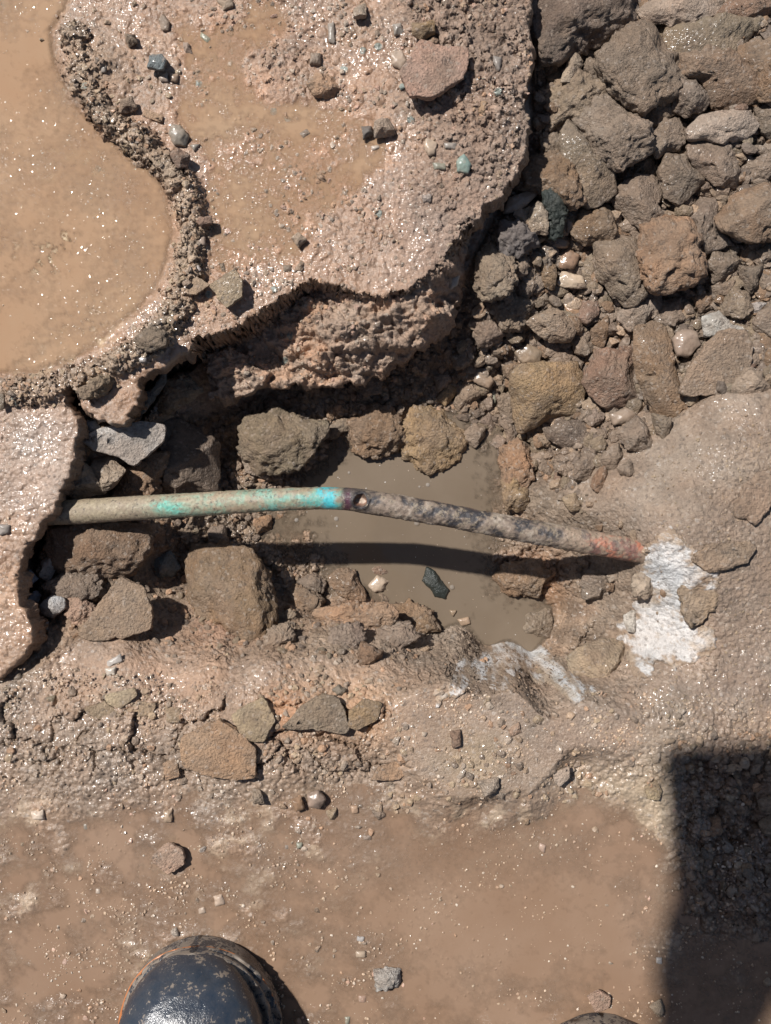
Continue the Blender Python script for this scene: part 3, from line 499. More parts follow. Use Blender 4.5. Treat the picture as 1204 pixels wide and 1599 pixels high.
# zone | outline | colour | style | lift mm | name | label
ST = '''
C|140,0 360,-60 580,0 590,90 530,150 430,180 330,220 270,260 200,290 150,200 130,80|dark|c|6|clod|large dark crumbly clod at the top of the rubble beside the crust
C|590,30 640,0 800,-50 1000,0 960,60 900,80 760,110 640,100 590,80|pale|k|8|rock|pale grey flat topped rock at the top edge of the rubble
C|960,70 1010,0 1100,-40 1260,0 1250,50 1140,80 1060,60|red|k|6|rock|reddish brown rock with a yellow stain in the top right corner
C|760,100 960,80 1130,80 1155,110 1110,170 1050,240 930,240 800,230 740,190|olive|k|5|rock|wet olive grey rock below the pale flat topped rock
C|440,280 520,170 580,125 680,120 700,180 780,230 790,330 730,410 620,460 500,410 470,330|grey|c|10|boulder|big rough grey brown boulder right of the dark gap at the top
C|790,240 950,230 1080,270 1150,340 1140,420 1060,460 980,480 940,420 900,330 800,350|brown|b|8|rock|brown lumpy rock right of the big rough boulder
C|1080,200 1250,150 1260,440 1150,440 1140,330 1070,270|brown|b|3|rock|brown rock cut by the right edge of the photo near the top
C|780,370 880,330 940,400 930,460 840,520 770,500 740,430|grey|b|12|rock|grey lump tucked under the big rough boulder at its right
C|610,480 700,415 780,430 770,500 700,550 640,540|grey|b|6|rock|small grey rock between the rounded brown boulder and the big rough boulder
C|265,360 290,270 340,210 372,260 340,330 300,370|pale|k|12|stone|pale upright shard standing in front of the dark gap
C|370,330 390,265 440,290 490,390 430,400|dark|c|8|clod|small crumbly clod right of the pale upright shard
C|185,430 250,365 340,350 440,370 500,410 370,470 360,550 300,520 230,560 210,500|tan|c|5|clod|tan clod below the pale upright shard
C|370,480 430,420 560,430 630,510 675,590 650,660 590,710 520,750 450,710 400,610 365,540|grey|c|14|boulder|rounded brown boulder resting against the long brown wedge stone
C|275,600 300,540 380,580 430,660 500,760 510,840 470,900 390,910 340,850 290,740 265,670|olive|k|14|rock|long smooth brown wedge stone left of the rounded boulder
C|660,600 700,530 800,525 830,580 800,660 730,680 690,710 660,650|grey|b|12|stone|rounded light grey stone right of the rounded brown boulder
C|840,560 900,510 1040,475 1130,480 1160,560 1110,620 1010,640 930,610 850,620|pale|k|10|rock|white streaked long rock near the right edge
C|1140,480 1250,470 1250,640 1170,580|dark|b|3|rock|dark rock at the right edge beside the white streaked rock
C|840,650 930,610 1010,640 1080,760 1060,830 960,820 900,770 840,700|grey|k|6|rock|angular grey rock below the white streaked rock
C|710,760 740,690 830,690 910,800 860,860 790,910 740,880 720,820|dark|k|7|rock|dark wet angular rock below the rounded light grey stone
C|520,830 600,720 670,680 710,740 700,790 600,780|grey|b|4|rock|grey slab of rock rising from the big dusty grey rock
C|480,870 600,780 700,790 715,850 700,920 720,950 640,1030 560,980 500,930|grey|k|10|rock|big dusty grey rock right of the long brown wedge stone
C|1080,740 1250,660 1250,790 1110,810|grey|b|2|rock|grey rock at the right edge above the round brown boulder
C|980,960 1060,860 1204,800 1280,900 1240,1060 1110,1070 1000,1020|brown|b|12|boulder|round pinkish brown boulder at the right edge
C|790,940 900,860 960,880 980,960 1000,1030 1040,1090 900,1120 850,1080 830,1000|dark|k|4|rock|dark grey block between the furrowed orange boulder and the right edge boulder
C|930,850 1050,820 1060,850 1000,920 960,890|grey|k|3|stone|small grey stone wedged left of the right edge boulder
C|70,790 140,700 270,690 300,790 345,900 280,930 160,850 90,850|brown|c|8|rock|light brown rock above the black asphalt lump
C|180,630 220,600 275,620 265,690 180,690|grey|c|2|stone|small rough stone left of the long brown wedge stone
C|0,960 30,890 110,855 165,860 110,920 60,950|grey|p|4|stone|smooth grey stone beside the dark gap under the crust
C|95,970 160,890 205,960 200,1040 130,1050|pale|k|6|stone|light angular stone touching the left of the black asphalt lump
C|185,880 250,870 285,920 265,1040 220,1055 205,1000|black|c|13|asphalt_lump|glistening black lump of asphalt among the rubble
C|310,940 340,915 470,910 505,1010 480,1070 380,1090 320,1050|brown|b|9|rock|shiny brown rock right of the black asphalt lump
C|0,1010 100,1000 150,1090 30,1140 0,1120|char|c|6|clod|dark grey clod at the left border of the rubble
C|165,1060 220,1050 300,1080 290,1110 200,1110|brown|p|1|stone|low brown stone just under the black asphalt lump
C|305,1070 350,1080 350,1120 310,1110|tan|k|5|stone|tiny tan cube below the shiny brown rock
C|270,960 310,930 320,1030 290,1050|grey|p|3|stone|narrow grey stone between the asphalt lump and the shiny brown rock
D|415,180 440,110 520,75 600,100 640,160 650,250 650,330 560,390 500,370 470,300 430,250|grey|b|12|boulder|pale wrinkled boulder left of the furrowed orange boulder
D|650,100 660,30 740,0 820,20 860,120 885,190 870,260 780,300 690,300 650,230 640,150|rust|c|16|boulder|furrowed orange brown round boulder
D|920,220 950,165 1040,155 1070,210 1060,270 960,280|dark|b|5|rock|dark grey round rock right of the furrowed orange boulder
D|530,420 600,370 650,320 715,325 715,410 650,460 580,500 530,450|pale|b|8|rock|white speckled pinkish rock below the furrowed orange boulder
D|115,470 220,385 260,400 330,500 310,545 220,550 150,510|tan|k|10|rock|faceted tan rock with a pointed left end
D|275,385 300,365 350,380 350,440 290,430|rust|p|3|stone|small orange stone above the faceted tan rock
D|350,400 370,360 430,370 430,430 380,475 350,450|red|b|6|stone|small reddish stone beside the small orange stone
D|320,550 330,510 400,510 420,580 370,615 330,600|grey|b|4|stone|round grey stone right of the faceted tan rock
D|400,500 470,440 480,500 460,580 410,560|brown|k|5|stone|brown wedge stone with a pale rim above the reddish block
D|600,500 700,465 740,490 770,620 780,690 815,830 790,880 720,895 650,850 620,740 595,620|brown|k|16|rock|long upright brown rock standing like a loaf beside the reddish block
D|380,680 430,590 540,590 590,560 620,770 560,830 480,850 400,790 370,730|red|k|10|rock|reddish square block left of the long upright rock
D|50,700 90,665 330,655 360,720 370,820 330,880 200,910 100,955 65,900|ochre|k|16|boulder|large smooth tan block above the pool with a grey top
D|800,770 840,680 920,560 970,510 1080,510 1110,580 1100,670 1040,750 980,790 830,790|tan|f|12|rock|flat triangular tan stone leaning on the right bank
D|900,450 980,420 1020,470 1120,490 1130,560 1060,540 970,530 920,530|white|b|4|stone|white stone behind the flat triangular tan stone
D|760,540 800,500 870,510 885,570 840,620 780,620|grey|p|5|stone|round grey stone right of the long upright rock
D|700,440 730,380 790,370 800,440 760,485 710,470|grey|c|3|stone|rough grey stone above the long upright rock
D|860,360 940,340 950,400 890,420|brown|c|2|stone|small brown stone left of the olive rock
D|985,380 1040,320 1100,340 1115,410 1070,445 1000,430|olive|b|8|rock|olive brown rock with a flat top near the white stones
D|930,310 1040,280 1020,340 960,365|grey|k|3|stone|grey stone under the dark grey round rock
D|1115,380 1190,380 1140,430 1115,420|white|k|3|stone|pinkish white chip right of the olive brown rock
D|1130,440 1204,400 1250,450 1240,550 1150,520|grey|b|6|rock|grey round rock at the right edge above the flat triangular stone
D|1150,600 1204,560 1250,600 1240,680 1160,650|brown|b|3|rock|brown rock at the right edge beside the flat triangular stone
D|1040,760 1100,680 1170,690 1190,760 1150,805 1060,790|tan|b|3|stone|tan stone at the foot of the flat triangular stone
D|1070,210 1180,200 1150,300 1110,360 1080,300|dark|k|4|rock|dark rock right of the dark grey round rock
D|185,940 250,920 350,910 410,970 400,1040 300,1030 210,990|dark|b|6|rock|long dark wet rock under the large smooth tan block
D|380,890 420,850 470,880 440,920 400,930|grey|b|3|stone|small grey stone right of the large smooth tan block
D|480,880 560,850 600,880 570,920 500,930|grey|p|5|stone|shiny grey stone below the reddish square block
D|520,960 610,880 660,930 705,1040 690,1070 640,1050 560,1030|grey|k|7|rock|grey rock with pointed lower end beneath the long upright rock
D|670,880 760,900 770,980 730,1020 690,960|grey|k|3|stone|grey stone directly under the foot of the long upright rock
D|0,1050 70,1000 115,1060 130,1150 90,1200 20,1170|rust|c|8|rock|orange brown pitted rock at the right shore of the pool
D|60,320 90,260 150,300 120,370 80,360|grey|b|3|stone|round clod coloured stone near the left border of the rubble
D|130,370 200,320 235,370 160,400|grey|b|3|stone|small flat grey stone above the faceted tan rock
D|245,290 270,240 360,260 380,320 260,310|pale|p|6|stone|shiny grey stone with a pale left tip
D|180,200 240,210 240,330 190,310|brown|b|3|stone|upright brown stone left of the shiny pale tipped stone
D|240,170 300,140 350,170 320,230 260,230|brown|p|4|stone|wet brown stone below the tiny tan cube
D|350,200 400,150 430,250 410,300 370,260|grey|b|4|stone|narrow grey stone touching the pale wrinkled boulder
D|50,600 110,560 180,600 170,650 90,650|olive|p|4|stone|wet olive stone above the large smooth tan block
D|0,650 60,610 100,650 40,720 0,700|brown|b|4|stone|wet brown stone at the upper left of the large smooth tan block
D|220,620 300,580 340,620 310,660 230,655|grey|c|2|clod|grey crumbly clod just above the large smooth tan block
D|330,1100 430,1020 450,1090 400,1180 330,1170|grey|b|4|stone|upright grey stone at the bottom of the rubble
D|450,1060 520,1010 550,1060 500,1140 450,1110|grey|b|4|stone|rounded grey stone at the bottom of the rubble
D|410,1160 460,1110 480,1204 430,1230 400,1204|brown|b|2|stone|brownish lowest stone at the foot of the rubble
D|240,1090 350,1030 360,1090 300,1150 250,1130|grey|c|3|clod|grey clod under the long dark wet rock
D|520,1120 580,1090 600,1140 570,1170 530,1150|grey|b|2|stone|grey stone where the rubble meets the right bank
N|315,180 345,90 440,110 500,200 460,260 400,240 330,200|grey|p|6|stone|shiny grey stone with a dark pit near the left of the tan block
N|140,380 200,240 310,200 410,280 320,360 200,450|grey|b|4|clod|oblong grey clod between the pool boulder and the tan block
N|10,350 120,190 190,260 130,370 90,410|ochre|b|4|stone|orange brown knob above the bigger pool boulder
N|460,290 500,265 520,310 510,390 470,370|teal|p|5|pebble|small blue green pebble left of the tan block
N|370,540 450,480 490,480 530,600 480,665 430,610|grey|k|5|stone|smooth grey wedge above the water left of the tan block
N|240,640 330,560 420,590 420,680 340,760 250,720|grey|k|5|stone|light grey faceted stone at the water edge
N|580,570 660,570 690,700 620,720|grey|k|3|stone|squarish grey stone below the tan block corner
N|490,470 540,450 580,500 560,580 520,560|dark|b|3|stone|little dark stone beside the smooth grey wedge
N|270,430 400,400 420,470 350,500|dark|b|3|stone|small dark stone below the oblong grey clod
N|530,340 660,330 690,440 640,540 580,480|olive|c|3|clod|olive crumbly clod touching the left side of the tan block
N|440,690 540,610 610,700 560,760 480,740|grey|c|1|clod|low grey clod above the orange brown pitted rock
O|190,650 270,550 350,640 400,680 390,830 280,910 200,880|grey|c|10|clod|knobbly grey clod beside the dark gap
O|400,640 470,660 490,740 430,770|grey|c|6|clod|small knob of mud right of the knobbly grey clod
O|300,960 440,920 520,950 440,1080 350,1100|grey|c|4|clod|crumbly clod left of the faceted tan rock
O|180,1070 320,1060 340,1150 260,1204 190,1190|grey|c|5|clod|lower crumbly clod at the shaded border of the rubble
X|545,665 570,645 610,642 625,670 620,700 585,712 555,700|brown|c|6|boulder|smaller knobbly round boulder at the back of the pool
X|628,672 652,645 692,640 716,668 722,690 708,712 690,727 672,736 640,712|ochre|c|9|boulder|bigger knobbly orange brown boulder beside the pool
J|0,30 60,10 120,50 140,120 110,165 20,165|ochre|k|4|stone|yellow stone half in the pool above the pipe
J|80,690 120,620 200,590 225,600 215,740 100,720|olive|k|3|stone|dark square cornered stone at the lower right of the pool
J|290,830 340,790 460,750 560,760 600,830 570,890 480,940 390,940 320,900|sand|k|14|rock|large tan rock lying at the lower right rim of the pit
G|350,720 400,650 540,470 640,510 680,620 670,690 580,720 440,745|tan|f|16|rock|flat triangular sand coloured stone in the left of the pit
I|270,640 300,610 450,590 560,590 600,620 590,680 470,700 380,690|clay|c|5|clod|reddish brown bank clod at the lower shore of the pool
I|590,600 690,585 760,610 800,690 720,705 620,690|brown|c|5|clod|brown bank clod right of the reddish brown bank clod
I|350,700 450,680 480,740 400,790 330,760|grey|c|4|clod|grey clod behind the reddish brown bank clod
I|560,700 680,670 700,740 600,790 530,760|grey|c|4|clod|crumbly clod on the lower bank nearest the middle
I|60,700 140,680 170,740 100,780 40,770|grey|c|4|clod|small clod on the left of the lower bank
I|480,760 560,800 540,860 460,850|brown|c|2|clod|low brown clod in the middle of the lower bank
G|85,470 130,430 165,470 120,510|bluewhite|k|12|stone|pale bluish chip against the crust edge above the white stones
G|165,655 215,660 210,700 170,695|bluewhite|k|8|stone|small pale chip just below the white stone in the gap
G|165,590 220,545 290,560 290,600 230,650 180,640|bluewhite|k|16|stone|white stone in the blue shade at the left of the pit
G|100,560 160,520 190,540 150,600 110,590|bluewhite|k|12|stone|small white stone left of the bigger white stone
G|215,500 310,450 430,450 430,540 360,560 270,560|grey|c|5|rock|grey brown rock above the triangular sand coloured stone
G|300,590 360,550 420,610 370,680 310,640|pink|c|5|stone|rough pinkish stone left of the triangular sand coloured stone
G|180,460 180,400 240,330 255,400 220,490|white|k|9|stone|pale stone with a dark spot standing under the crust edge
G|220,470 280,440 320,460 270,500|pale|k|3|stone|light stone between the pale spotted stone and the grey brown rock
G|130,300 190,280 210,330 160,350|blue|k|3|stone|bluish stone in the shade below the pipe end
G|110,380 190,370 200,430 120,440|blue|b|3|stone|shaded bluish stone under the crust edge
G|250,250 400,230 620,250 640,330 560,430 420,440 290,440 240,350|brown|c|3|clod|broad brown clod just below the left half of the pipe
G|840,440 880,360 1000,360 1100,390 1180,470 1200,600 1180,760 1120,770 1000,700 930,650 850,560|brown|c|8|boulder|large cracked brown clod left of the pool below the pipe
G|940,240 1000,230 1030,350 930,340|grey|k|5|stone|light topped grey stone just below the pipe
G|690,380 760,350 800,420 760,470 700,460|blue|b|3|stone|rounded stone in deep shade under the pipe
G|480,840 540,805 550,840 480,875|bluewhite|p|2|pebble|oval pale pebble on the bank below the triangular stone
G|470,870 520,865 515,900 480,905|white|p|2|pebble|small white pebble under the oval pale pebble
E|365,815 470,770 650,745 730,760 720,830 650,890 600,940 540,900 430,870|white|f|30|rock|pinkish white flat rock above the pipe at the left
E|280,1030 340,910 400,950 460,1060 380,1100 300,1080|pale|k|18|rock|pale pink broken rock directly above the pipe end
E|400,900 480,890 555,960 500,1040 460,1050 410,960|pale|k|18|rock|split angular rock between the two pink rocks
E|530,1070 550,960 680,900 740,900 710,1000 680,1080|brown|c|10|clod|reddish crumbly clod above the pipe
E|680,900 700,760 800,730 960,830 980,1000 950,1070 690,1070|dark|k|18|boulder|large smooth boulder in the shade above the pipe
E|700,640 760,570 840,560 900,600 830,650 760,690 710,690|grey|c|12|clod|rough grey clod under the crust edge at the left
E|-30,0 0,-1 0,-2|grey|p|0|skip|skip
E|830,440 870,400 900,420 890,475 850,480|bluewhite|p|6|pebble|blue white pebble caught in the notch of the crust
E|370,740 420,730 450,780 400,800|bluewhite|k|6|stone|small bluish stone left of the pinkish white flat rock
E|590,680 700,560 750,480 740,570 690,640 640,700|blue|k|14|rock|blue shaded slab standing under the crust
E|1120,770 1150,900 1190,950 1200,1000 1100,960 1080,900|pale|k|6|stone|pale stone left of the dark crumbly boulder by the pool
F|-40,740 100,712 200,740 290,750 300,800 190,920 100,960 20,960 -30,900|olive|c|12|boulder|broad crumbly dark boulder at the upper left shore of the pool
F|440,520 500,510 560,560 560,610 480,620|dark|k|6|rock|shaded rock under the middle of the crust
F|800,540 850,520 870,560 820,600|grey|c|3|clod|crumbly clod above the bigger knobbly boulder
F|300,760 400,730 420,770 340,810|grey|c|2|clod|grey muddy clod at the back shore of the pool
I|325,470 380,425 440,440 495,530 480,565 400,550 340,520|brown|b|7|stone|brown wet stone standing in the pool below the pipe shadow
I|500,500 540,455 600,480 580,520 530,530|pale|p|9|stone|light stone in the pool right of the brown wet stone
I|475,420 520,380 590,440 560,460 500,455|red|b|9|stone|reddish stone breaking the water nearest the pipe shadow
I|550,540 590,530 605,570 560,590|grey|b|4|stone|small grey stone at the lower shore of the pool
I|745,480 765,420 795,430 830,480 865,520 850,560 800,550 785,520|black|p|9|stone|dark green glossy stone sticking out of the pool
I|735,560 800,560 790,610 740,600|grey|p|2|stone|small submerged stone below the dark green stone
I|865,610 900,610 880,640|tan|p|3|pebble|tiny pebble breaking the pool surface
I|900,650 950,640 960,670 920,680|tan|p|3|pebble|little pebble nearest the lower pool shore
I|1085,470 1120,410 1250,400 1300,440 1250,530 1130,530|brown|c|4|clod|reddish wet clod at the right shore below the pipe
I|200,480 270,450 305,490 290,530 220,520|grey|c|4|clod|grey clod at the left shore of the pool
I|90,560 180,510 290,560 290,610 160,615|brown|c|4|clod|brown clod below the grey clod at the left shore
I|85,640 150,605 180,630 140,670|pale|k|4|stone|pale grey stone set in the bank left of the pool
I|0,200 60,190 60,240 10,260|rust|c|4|clod|orange clod tucked under the pipe at the left shore
I|110,1130 150,1110 200,1040 300,990 370,1010 410,1130 390,1160 250,1140 160,1140|grey|f|3|rock|flat grey broken plate below the pit
I|420,1060 480,1010 560,1030 540,1100 450,1145 420,1130|ochre|f|2|rock|yellowish plate right of the flat grey broken plate
I|340,970 370,945 410,970 395,1000 350,995|green|k|3|stone|dark green chip above the flat grey broken plate
B|650,330 740,190 830,210 940,220 940,300 920,350 870,380 800,440 690,435 670,380|pink|f|7|rock|flat pinkish plate lying on the crust near the top
B|225,370 270,325 350,320 370,380 360,430 260,420|clay|k|2|stone|clay coloured stone set in the crust left of the pinkish plate
B|700,100 790,80 800,140 740,170 700,150|ochre|k|4|stone|orange brown stone above the pinkish plate
B|740,190 800,150 815,180 790,210|brown|b|2|stone|small brown stone touching the top of the pinkish plate
B|600,240 650,225 680,280 650,315 610,290|pale|p|3|pebble|pale oval pebble left of the pinkish plate
B|610,110 650,105 660,150 620,160|blue|p|3|pebble|bluish pebble left of the orange brown stone
B|320,110 350,100 355,200 325,190|blue|p|2|pebble|narrow bluish pebble in the gravel at the top
B|240,240 290,240 290,290 240,290|char|p|2|pebble|dark pebble above the clay coloured stone
B|760,620 810,640 800,690 770,700 750,650|pale|p|3|pebble|light pebble below the pinkish plate
B|740,870 785,870 785,900 750,905|white|k|4|pebble|tiny white square pebble on the drier soil of the crust
B|190,600 230,575 245,600 210,625|char|p|3|pebble|small dark pebble in the thin muddy film
B|430,20 490,10 495,70 440,75|pale|k|3|stone|pale stone at the top edge of the photo
B|150,1060 190,1040 225,1070 190,1105|pale|k|4|stone|pale angular stone at the lower end of the muddy film
B|895,720 930,690 965,740 950,780 900,770|teal|p|1|stone|blue green stone set flush in the crust
B|840,640 900,640 890,670 845,665|blue|p|1|pebble|dark bluish pebble above the blue green stone
B|790,730 850,730 850,760 800,760|teal|p|1|pebble|pale green pebble left of the blue green stone
B|265,770 290,760 325,820 270,800|clay|k|4|stone|glistening wedge of stone in the muddy film
B|470,560 520,560 520,600 480,620|char|k|3|stone|small dark stone at the head of the muddy film
B|530,540 590,520 620,590 530,610|pale|k|3|stone|pale triangular stone right of the small dark stone
B|510,655 550,650 560,670 520,675|white|p|2|pebble|white pebble below the pale triangular stone
B|1060,250 1100,260 1090,320 1060,310|blue|p|1|pebble|bluish pebble set in the right part of the crust
B|1000,440 1040,450 1030,520 1000,500|clay|b|2|stone|rounded lump of stone right of the pinkish plate
B|870,70 860,100 900,60|grey|p|0|skip|skip
F|860,100 890,65 915,80 900,130 870,150|white|p|2|pebble|pale pebble hanging on the right edge of the crust
F|120,40 160,40 155,70 125,70|char|p|2|pebble|dark pebble on the crust near the overhang edge
F|160,80 200,10 220,30 200,80|pale|k|2|stone|pale flake beside the dark pebble near the overhang
A|710,90 730,60 760,100 755,140 725,135|char|p|4|pebble|dark oval pebble near the top left
A|660,300 680,240 720,225 740,270 730,310|blue|b|6|stone|greenish grey wet stone casting a shadow near the top left
A|710,350 750,325 755,370 720,365|pale|p|3|pebble|light pebble under the greenish grey wet stone
A|760,330 800,330 795,370 765,365|brown|p|3|pebble|brown pebble right of the light pebble
A|755,600 770,560 810,565 845,610 830,655 780,650|blue|p|4|pebble|large blue grey pebble on the gravel ridge
A|850,650 900,645 870,680|blue|p|2|pebble|small blue grey chip beside the large blue grey pebble
A|520,500 540,440 590,435 610,480 560,500|tan|k|4|stone|tan flat stone on the upper gravel ridge
A|640,520 650,490 730,520 725,550|clay|f|3|stone|thin clay coloured flake on the gravel ridge
A|760,690 800,665 845,690 830,740 790,750|red|k|3|stone|reddish stone below the large blue grey pebble
A|900,140 945,175 930,195 895,165|teal|p|2|pebble|green grey pebble in the wet mud near the top
A|970,0 1040,0 1045,25 1000,40|char|k|4|stone|dark stone cut by the top edge
A|550,140 600,150 615,190 570,205|olive|b|3|stone|brown knob in the gravel at the top left
A|820,190 855,200 860,240 825,240|char|k|3|stone|dark angular stone in the gravel near the top
A|450,300 480,295 475,325 455,325|blue|p|2|pebble|tiny blue grey pebble on the gravel ridge
A|870,970 940,965 945,1000 900,1020|red|b|4|stone|reddish brown stone halfway down the gravel ridge
A|880,1060 920,1055 920,1100 885,1095|pale|p|3|pebble|pale pebble low on the gravel ridge
E|945,130 1050,65 1085,110 1080,180 1020,230 970,180|sand|f|9|stone|flat sand coloured stone in the wet mud above the overhang
E|820,150 880,90 940,130 880,170 830,170|tan|f|4|stone|flat tan flake left of the flat sand coloured stone
E|985,40 1000,30 1010,70 990,75|pale|k|2|pebble|small upright pale chip above the flat sand coloured stone
E|865,50 890,40 905,65 880,80|bluewhite|p|2|pebble|bluish white pebble on the gravel ridge left of the film
E|610,370 680,320 740,350 730,400 640,410|olive|c|4|clod|knobbly olive clod at the lower end of the gravel ridge
E|720,430 800,370 840,390 810,440 740,470|olive|c|3|clod|knobbly brown clod right above the crust notch
E|360,600 450,540 500,560 470,610 380,640|olive|c|4|clod|knobbly olive clod right of the little hole in the crust
E|620,450 660,450 655,475 625,475|bluewhite|p|2|pebble|grey pebble between the two knobbly olive clods
G|0,225 45,230 40,265 0,275 -30,250|blue|p|3|pebble|blue grey pebble at the left edge of the photo
E|-10,610 20,615 20,680 0,690|char|p|3|pebble|dark shiny pebble at the left edge above the crust slab
G|470,990 600,960 615,990 540,1050 490,1030|sand|f|2|stone|flat sand coloured plate in the broken ground below the pit
G|380,1050 470,1020 560,1090 540,1115 400,1080|tan|f|2|stone|long tan plate below the flat sand coloured plate
G|550,1070 620,1020 700,1030 680,1080 600,1085|sand|f|1|stone|sand coloured plate right of the long tan plate
G|740,1040 810,1050 810,1110 750,1110|tan|f|1|stone|small tan plate at the right of the sand coloured plates
G|205,1000 250,990 245,1020 215,1020|green|p|1|pebble|greenish pebble in the broken ground at the left
G|1040,1080 1180,1000 1230,1100 1180,1200 1080,1180|sand|f|2|stone|broad sand coloured plate beside a dark crack
K|720,80 860,10 940,60 1000,120 1000,230 930,240 800,220 720,190|clay|f|4|rock|big glistening clay coloured slab with a dark right edge
K|640,180 690,160 705,230 650,245|clay|f|2|stone|small clay plate left of the big glistening slab
K|600,540 660,490 720,520 720,570 660,615 605,570|pink|f|6|stone|glossy pinkish flake standing out of the brown puddle
K|120,370 170,360 175,400 130,400|white|p|2|pebble|whitish lump at the left in the wet ground
K|640,370 675,360 675,410 645,410|tan|p|4|pebble|tan pebble above the glossy pinkish flake
K|835,700 870,690 885,730 845,740|pale|p|4|pebble|round pale pebble above the boot
K|780,510 810,505 805,535 780,535|white|k|3|pebble|white square pebble right of the glossy pinkish flake
K|770,750 800,740 810,765 780,770|pale|p|3|pebble|pale pebble left of the round pale pebble above the boot
K|665,840 690,825 700,855 680,862|white|k|3|pebble|white triangular chip just above the boot toe
K|985,280 1020,290 1035,340 990,340|grey|k|4|stone|grey stone at the edge of the broken ground above the puddle
K|375,670 395,665 395,690 375,690|white|p|2|pebble|small glinting pebble in the left of the lower mud
K|270,965 290,965 280,995|white|k|2|pebble|tiny white wedge left of the boot
K|1160,490 1185,490 1185,515 1165,515|teal|p|3|pebble|small turquoise pebble at the left of the brown puddle
K|1110,495 1135,495 1135,518 1112,518|char|p|3|pebble|dark pebble beside the small turquoise pebble
K|1140,320 1180,310 1195,360 1160,370|brown|p|4|stone|smooth brown stone left of the round grey stone
K|325,415 345,410 348,440 330,445|blue|p|2|pebble|grey pebble in the wet ground at the far left
L|200,300 245,285 275,320 250,360 205,350|grey|p|5|stone|round grey stone at the upper shore of the brown puddle
L|270,370 315,355 320,395 290,405|sand|k|4|pebble|yellowish pebble below the round grey stone
L|455,370 490,355 505,390 480,410|grey|b|4|pebble|grey knobbly pebble at the upper shore in the middle
L|370,345 400,345 400,375 375,375|clay|p|3|pebble|orange pebble between the round grey and the knobbly pebbles
L|415,460 450,460 450,480 420,480|char|p|2|pebble|flat dark pebble in the upper puddle
L|865,255 950,245 950,310 900,315|pale|k|3|stone|pale pinkish stone at the upper shore towards the right
L|480,195 580,165 630,190 560,240 450,245|clay|f|2|stone|flat brown plate near the upper shore of the puddle
L|470,1000 560,1000 550,1060 480,1060|white|c|2|clod|whitish clump in the brown puddle right of the boot
L|1110,490 1135,500 1130,530 1105,520|pink|p|3|pebble|pink pebble at the right of the brown puddle
L|1065,635 1095,645 1085,660|bluewhite|p|3|pebble|small glinting pebble right in the middle puddle
L|500,735 520,740 515,765 502,760|pale|p|2|pebble|small pale pebble in the middle of the brown puddle
L|415,625 430,625 430,650 415,650|pale|p|2|pebble|small pebble left of the centre of the brown puddle
L|395,855 425,860 420,880 395,875|bluewhite|p|3|pebble|blue white glinting pebble above the whitish clump
L|390,915 430,915 430,940 390,940|pale|p|2|pebble|pale pebble directly above the whitish clump
L|398,1085 435,1085 430,1115 400,1115|red|p|3|pebble|dull red pebble left of the whitish clump
L|345,1170 370,1170 365,1200 350,1205|teal|p|3|pebble|green pebble right beside the boot at the bottom edge
L|225,895 255,895 250,925 228,925|clay|k|2|pebble|brownish pebble between the boot and the whitish clump
L|225,745 255,735 255,770 230,770|sand|k|3|pebble|sandy pebble above and right of the boot toe
L|760,60 800,50 800,110 770,120|red|k|2|stone|reddish stone in the damp ground above the puddle
L|990,50 1030,20 1040,60 1000,75|clay|b|1|stone|low rounded stone in the damp ground
M|230,250 300,220 300,270 260,310 235,290|pale|f|3|stone|pale leaf shaped chip above the right of the puddle
M|385,1250 430,1220 485,1250 480,1300 420,1320|pink|f|6|stone|pinkish stone just above the second boot
M|660,1300 720,1270 735,1330 710,1355|pale|k|5|stone|pale and grey stone right of the second boot
M|640,310 690,285 715,330 700,370 650,360|sand|f|2|stone|round sand coloured disc with a dark crack at its right
M|1150,380 1204,360 1230,400 1204,430 1160,420|grey|b|5|stone|shaded stone at the right edge in the dark shadow
M|1160,480 1204,440 1240,480 1230,560 1170,530|grey|b|5|stone|lower shaded stone at the right edge in the dark shadow
M|940,460 970,450 985,510 935,520|rust|c|3|clod|orange clod inside the dark shadow
M|690,1075 715,1075 715,1105 690,1100|bluewhite|p|3|pebble|blue glinting pebble at the edge of the dark shadow
M|95,460 120,455 122,480 100,485|clay|k|3|pebble|small clay cube at the right of the brown puddle
J|1040,140 1090,50 1150,0 1204,-20 1250,40 1204,130 1130,220 1050,190|tan|q|1|flake|smooth tan flake of dried mud at the right edge
J|850,380 920,320 1100,300 1120,340 1090,400 940,440 870,400|tan|q|2|flake|rough mud flake right of the white plaster
J|790,520 870,470 970,520 930,620 850,690 820,620|tan|q|3|flake|brown mud flake overlapping the white plaster
J|350,500 380,450 460,450 475,510 440,560 370,560|grey|k|7|stone|round grey stone right of the pool below the pipe
J|540,630 600,610 610,650 600,710 560,700|white|k|6|stone|white upright stone inside the pit near the plaster
J|470,455 520,450 525,485 480,485|pale|k|4|stone|small pale stone directly under the pipe
J|465,490 510,490 505,530 470,530|rust|k|3|stone|small orange stone beside the round grey stone
J|590,470 640,450 680,500 650,550 600,540|pale|c|6|clod|pale clod near the right end of the pipe
J|265,110 330,85 375,150 310,170|tan|k|5|stone|tan stone just above the pipe at the right
J|375,125 410,125 410,150 380,150|clay|k|3|stone|small clay stone right of the tan stone above the pipe
'''
rnd = random.Random(7); placed = []
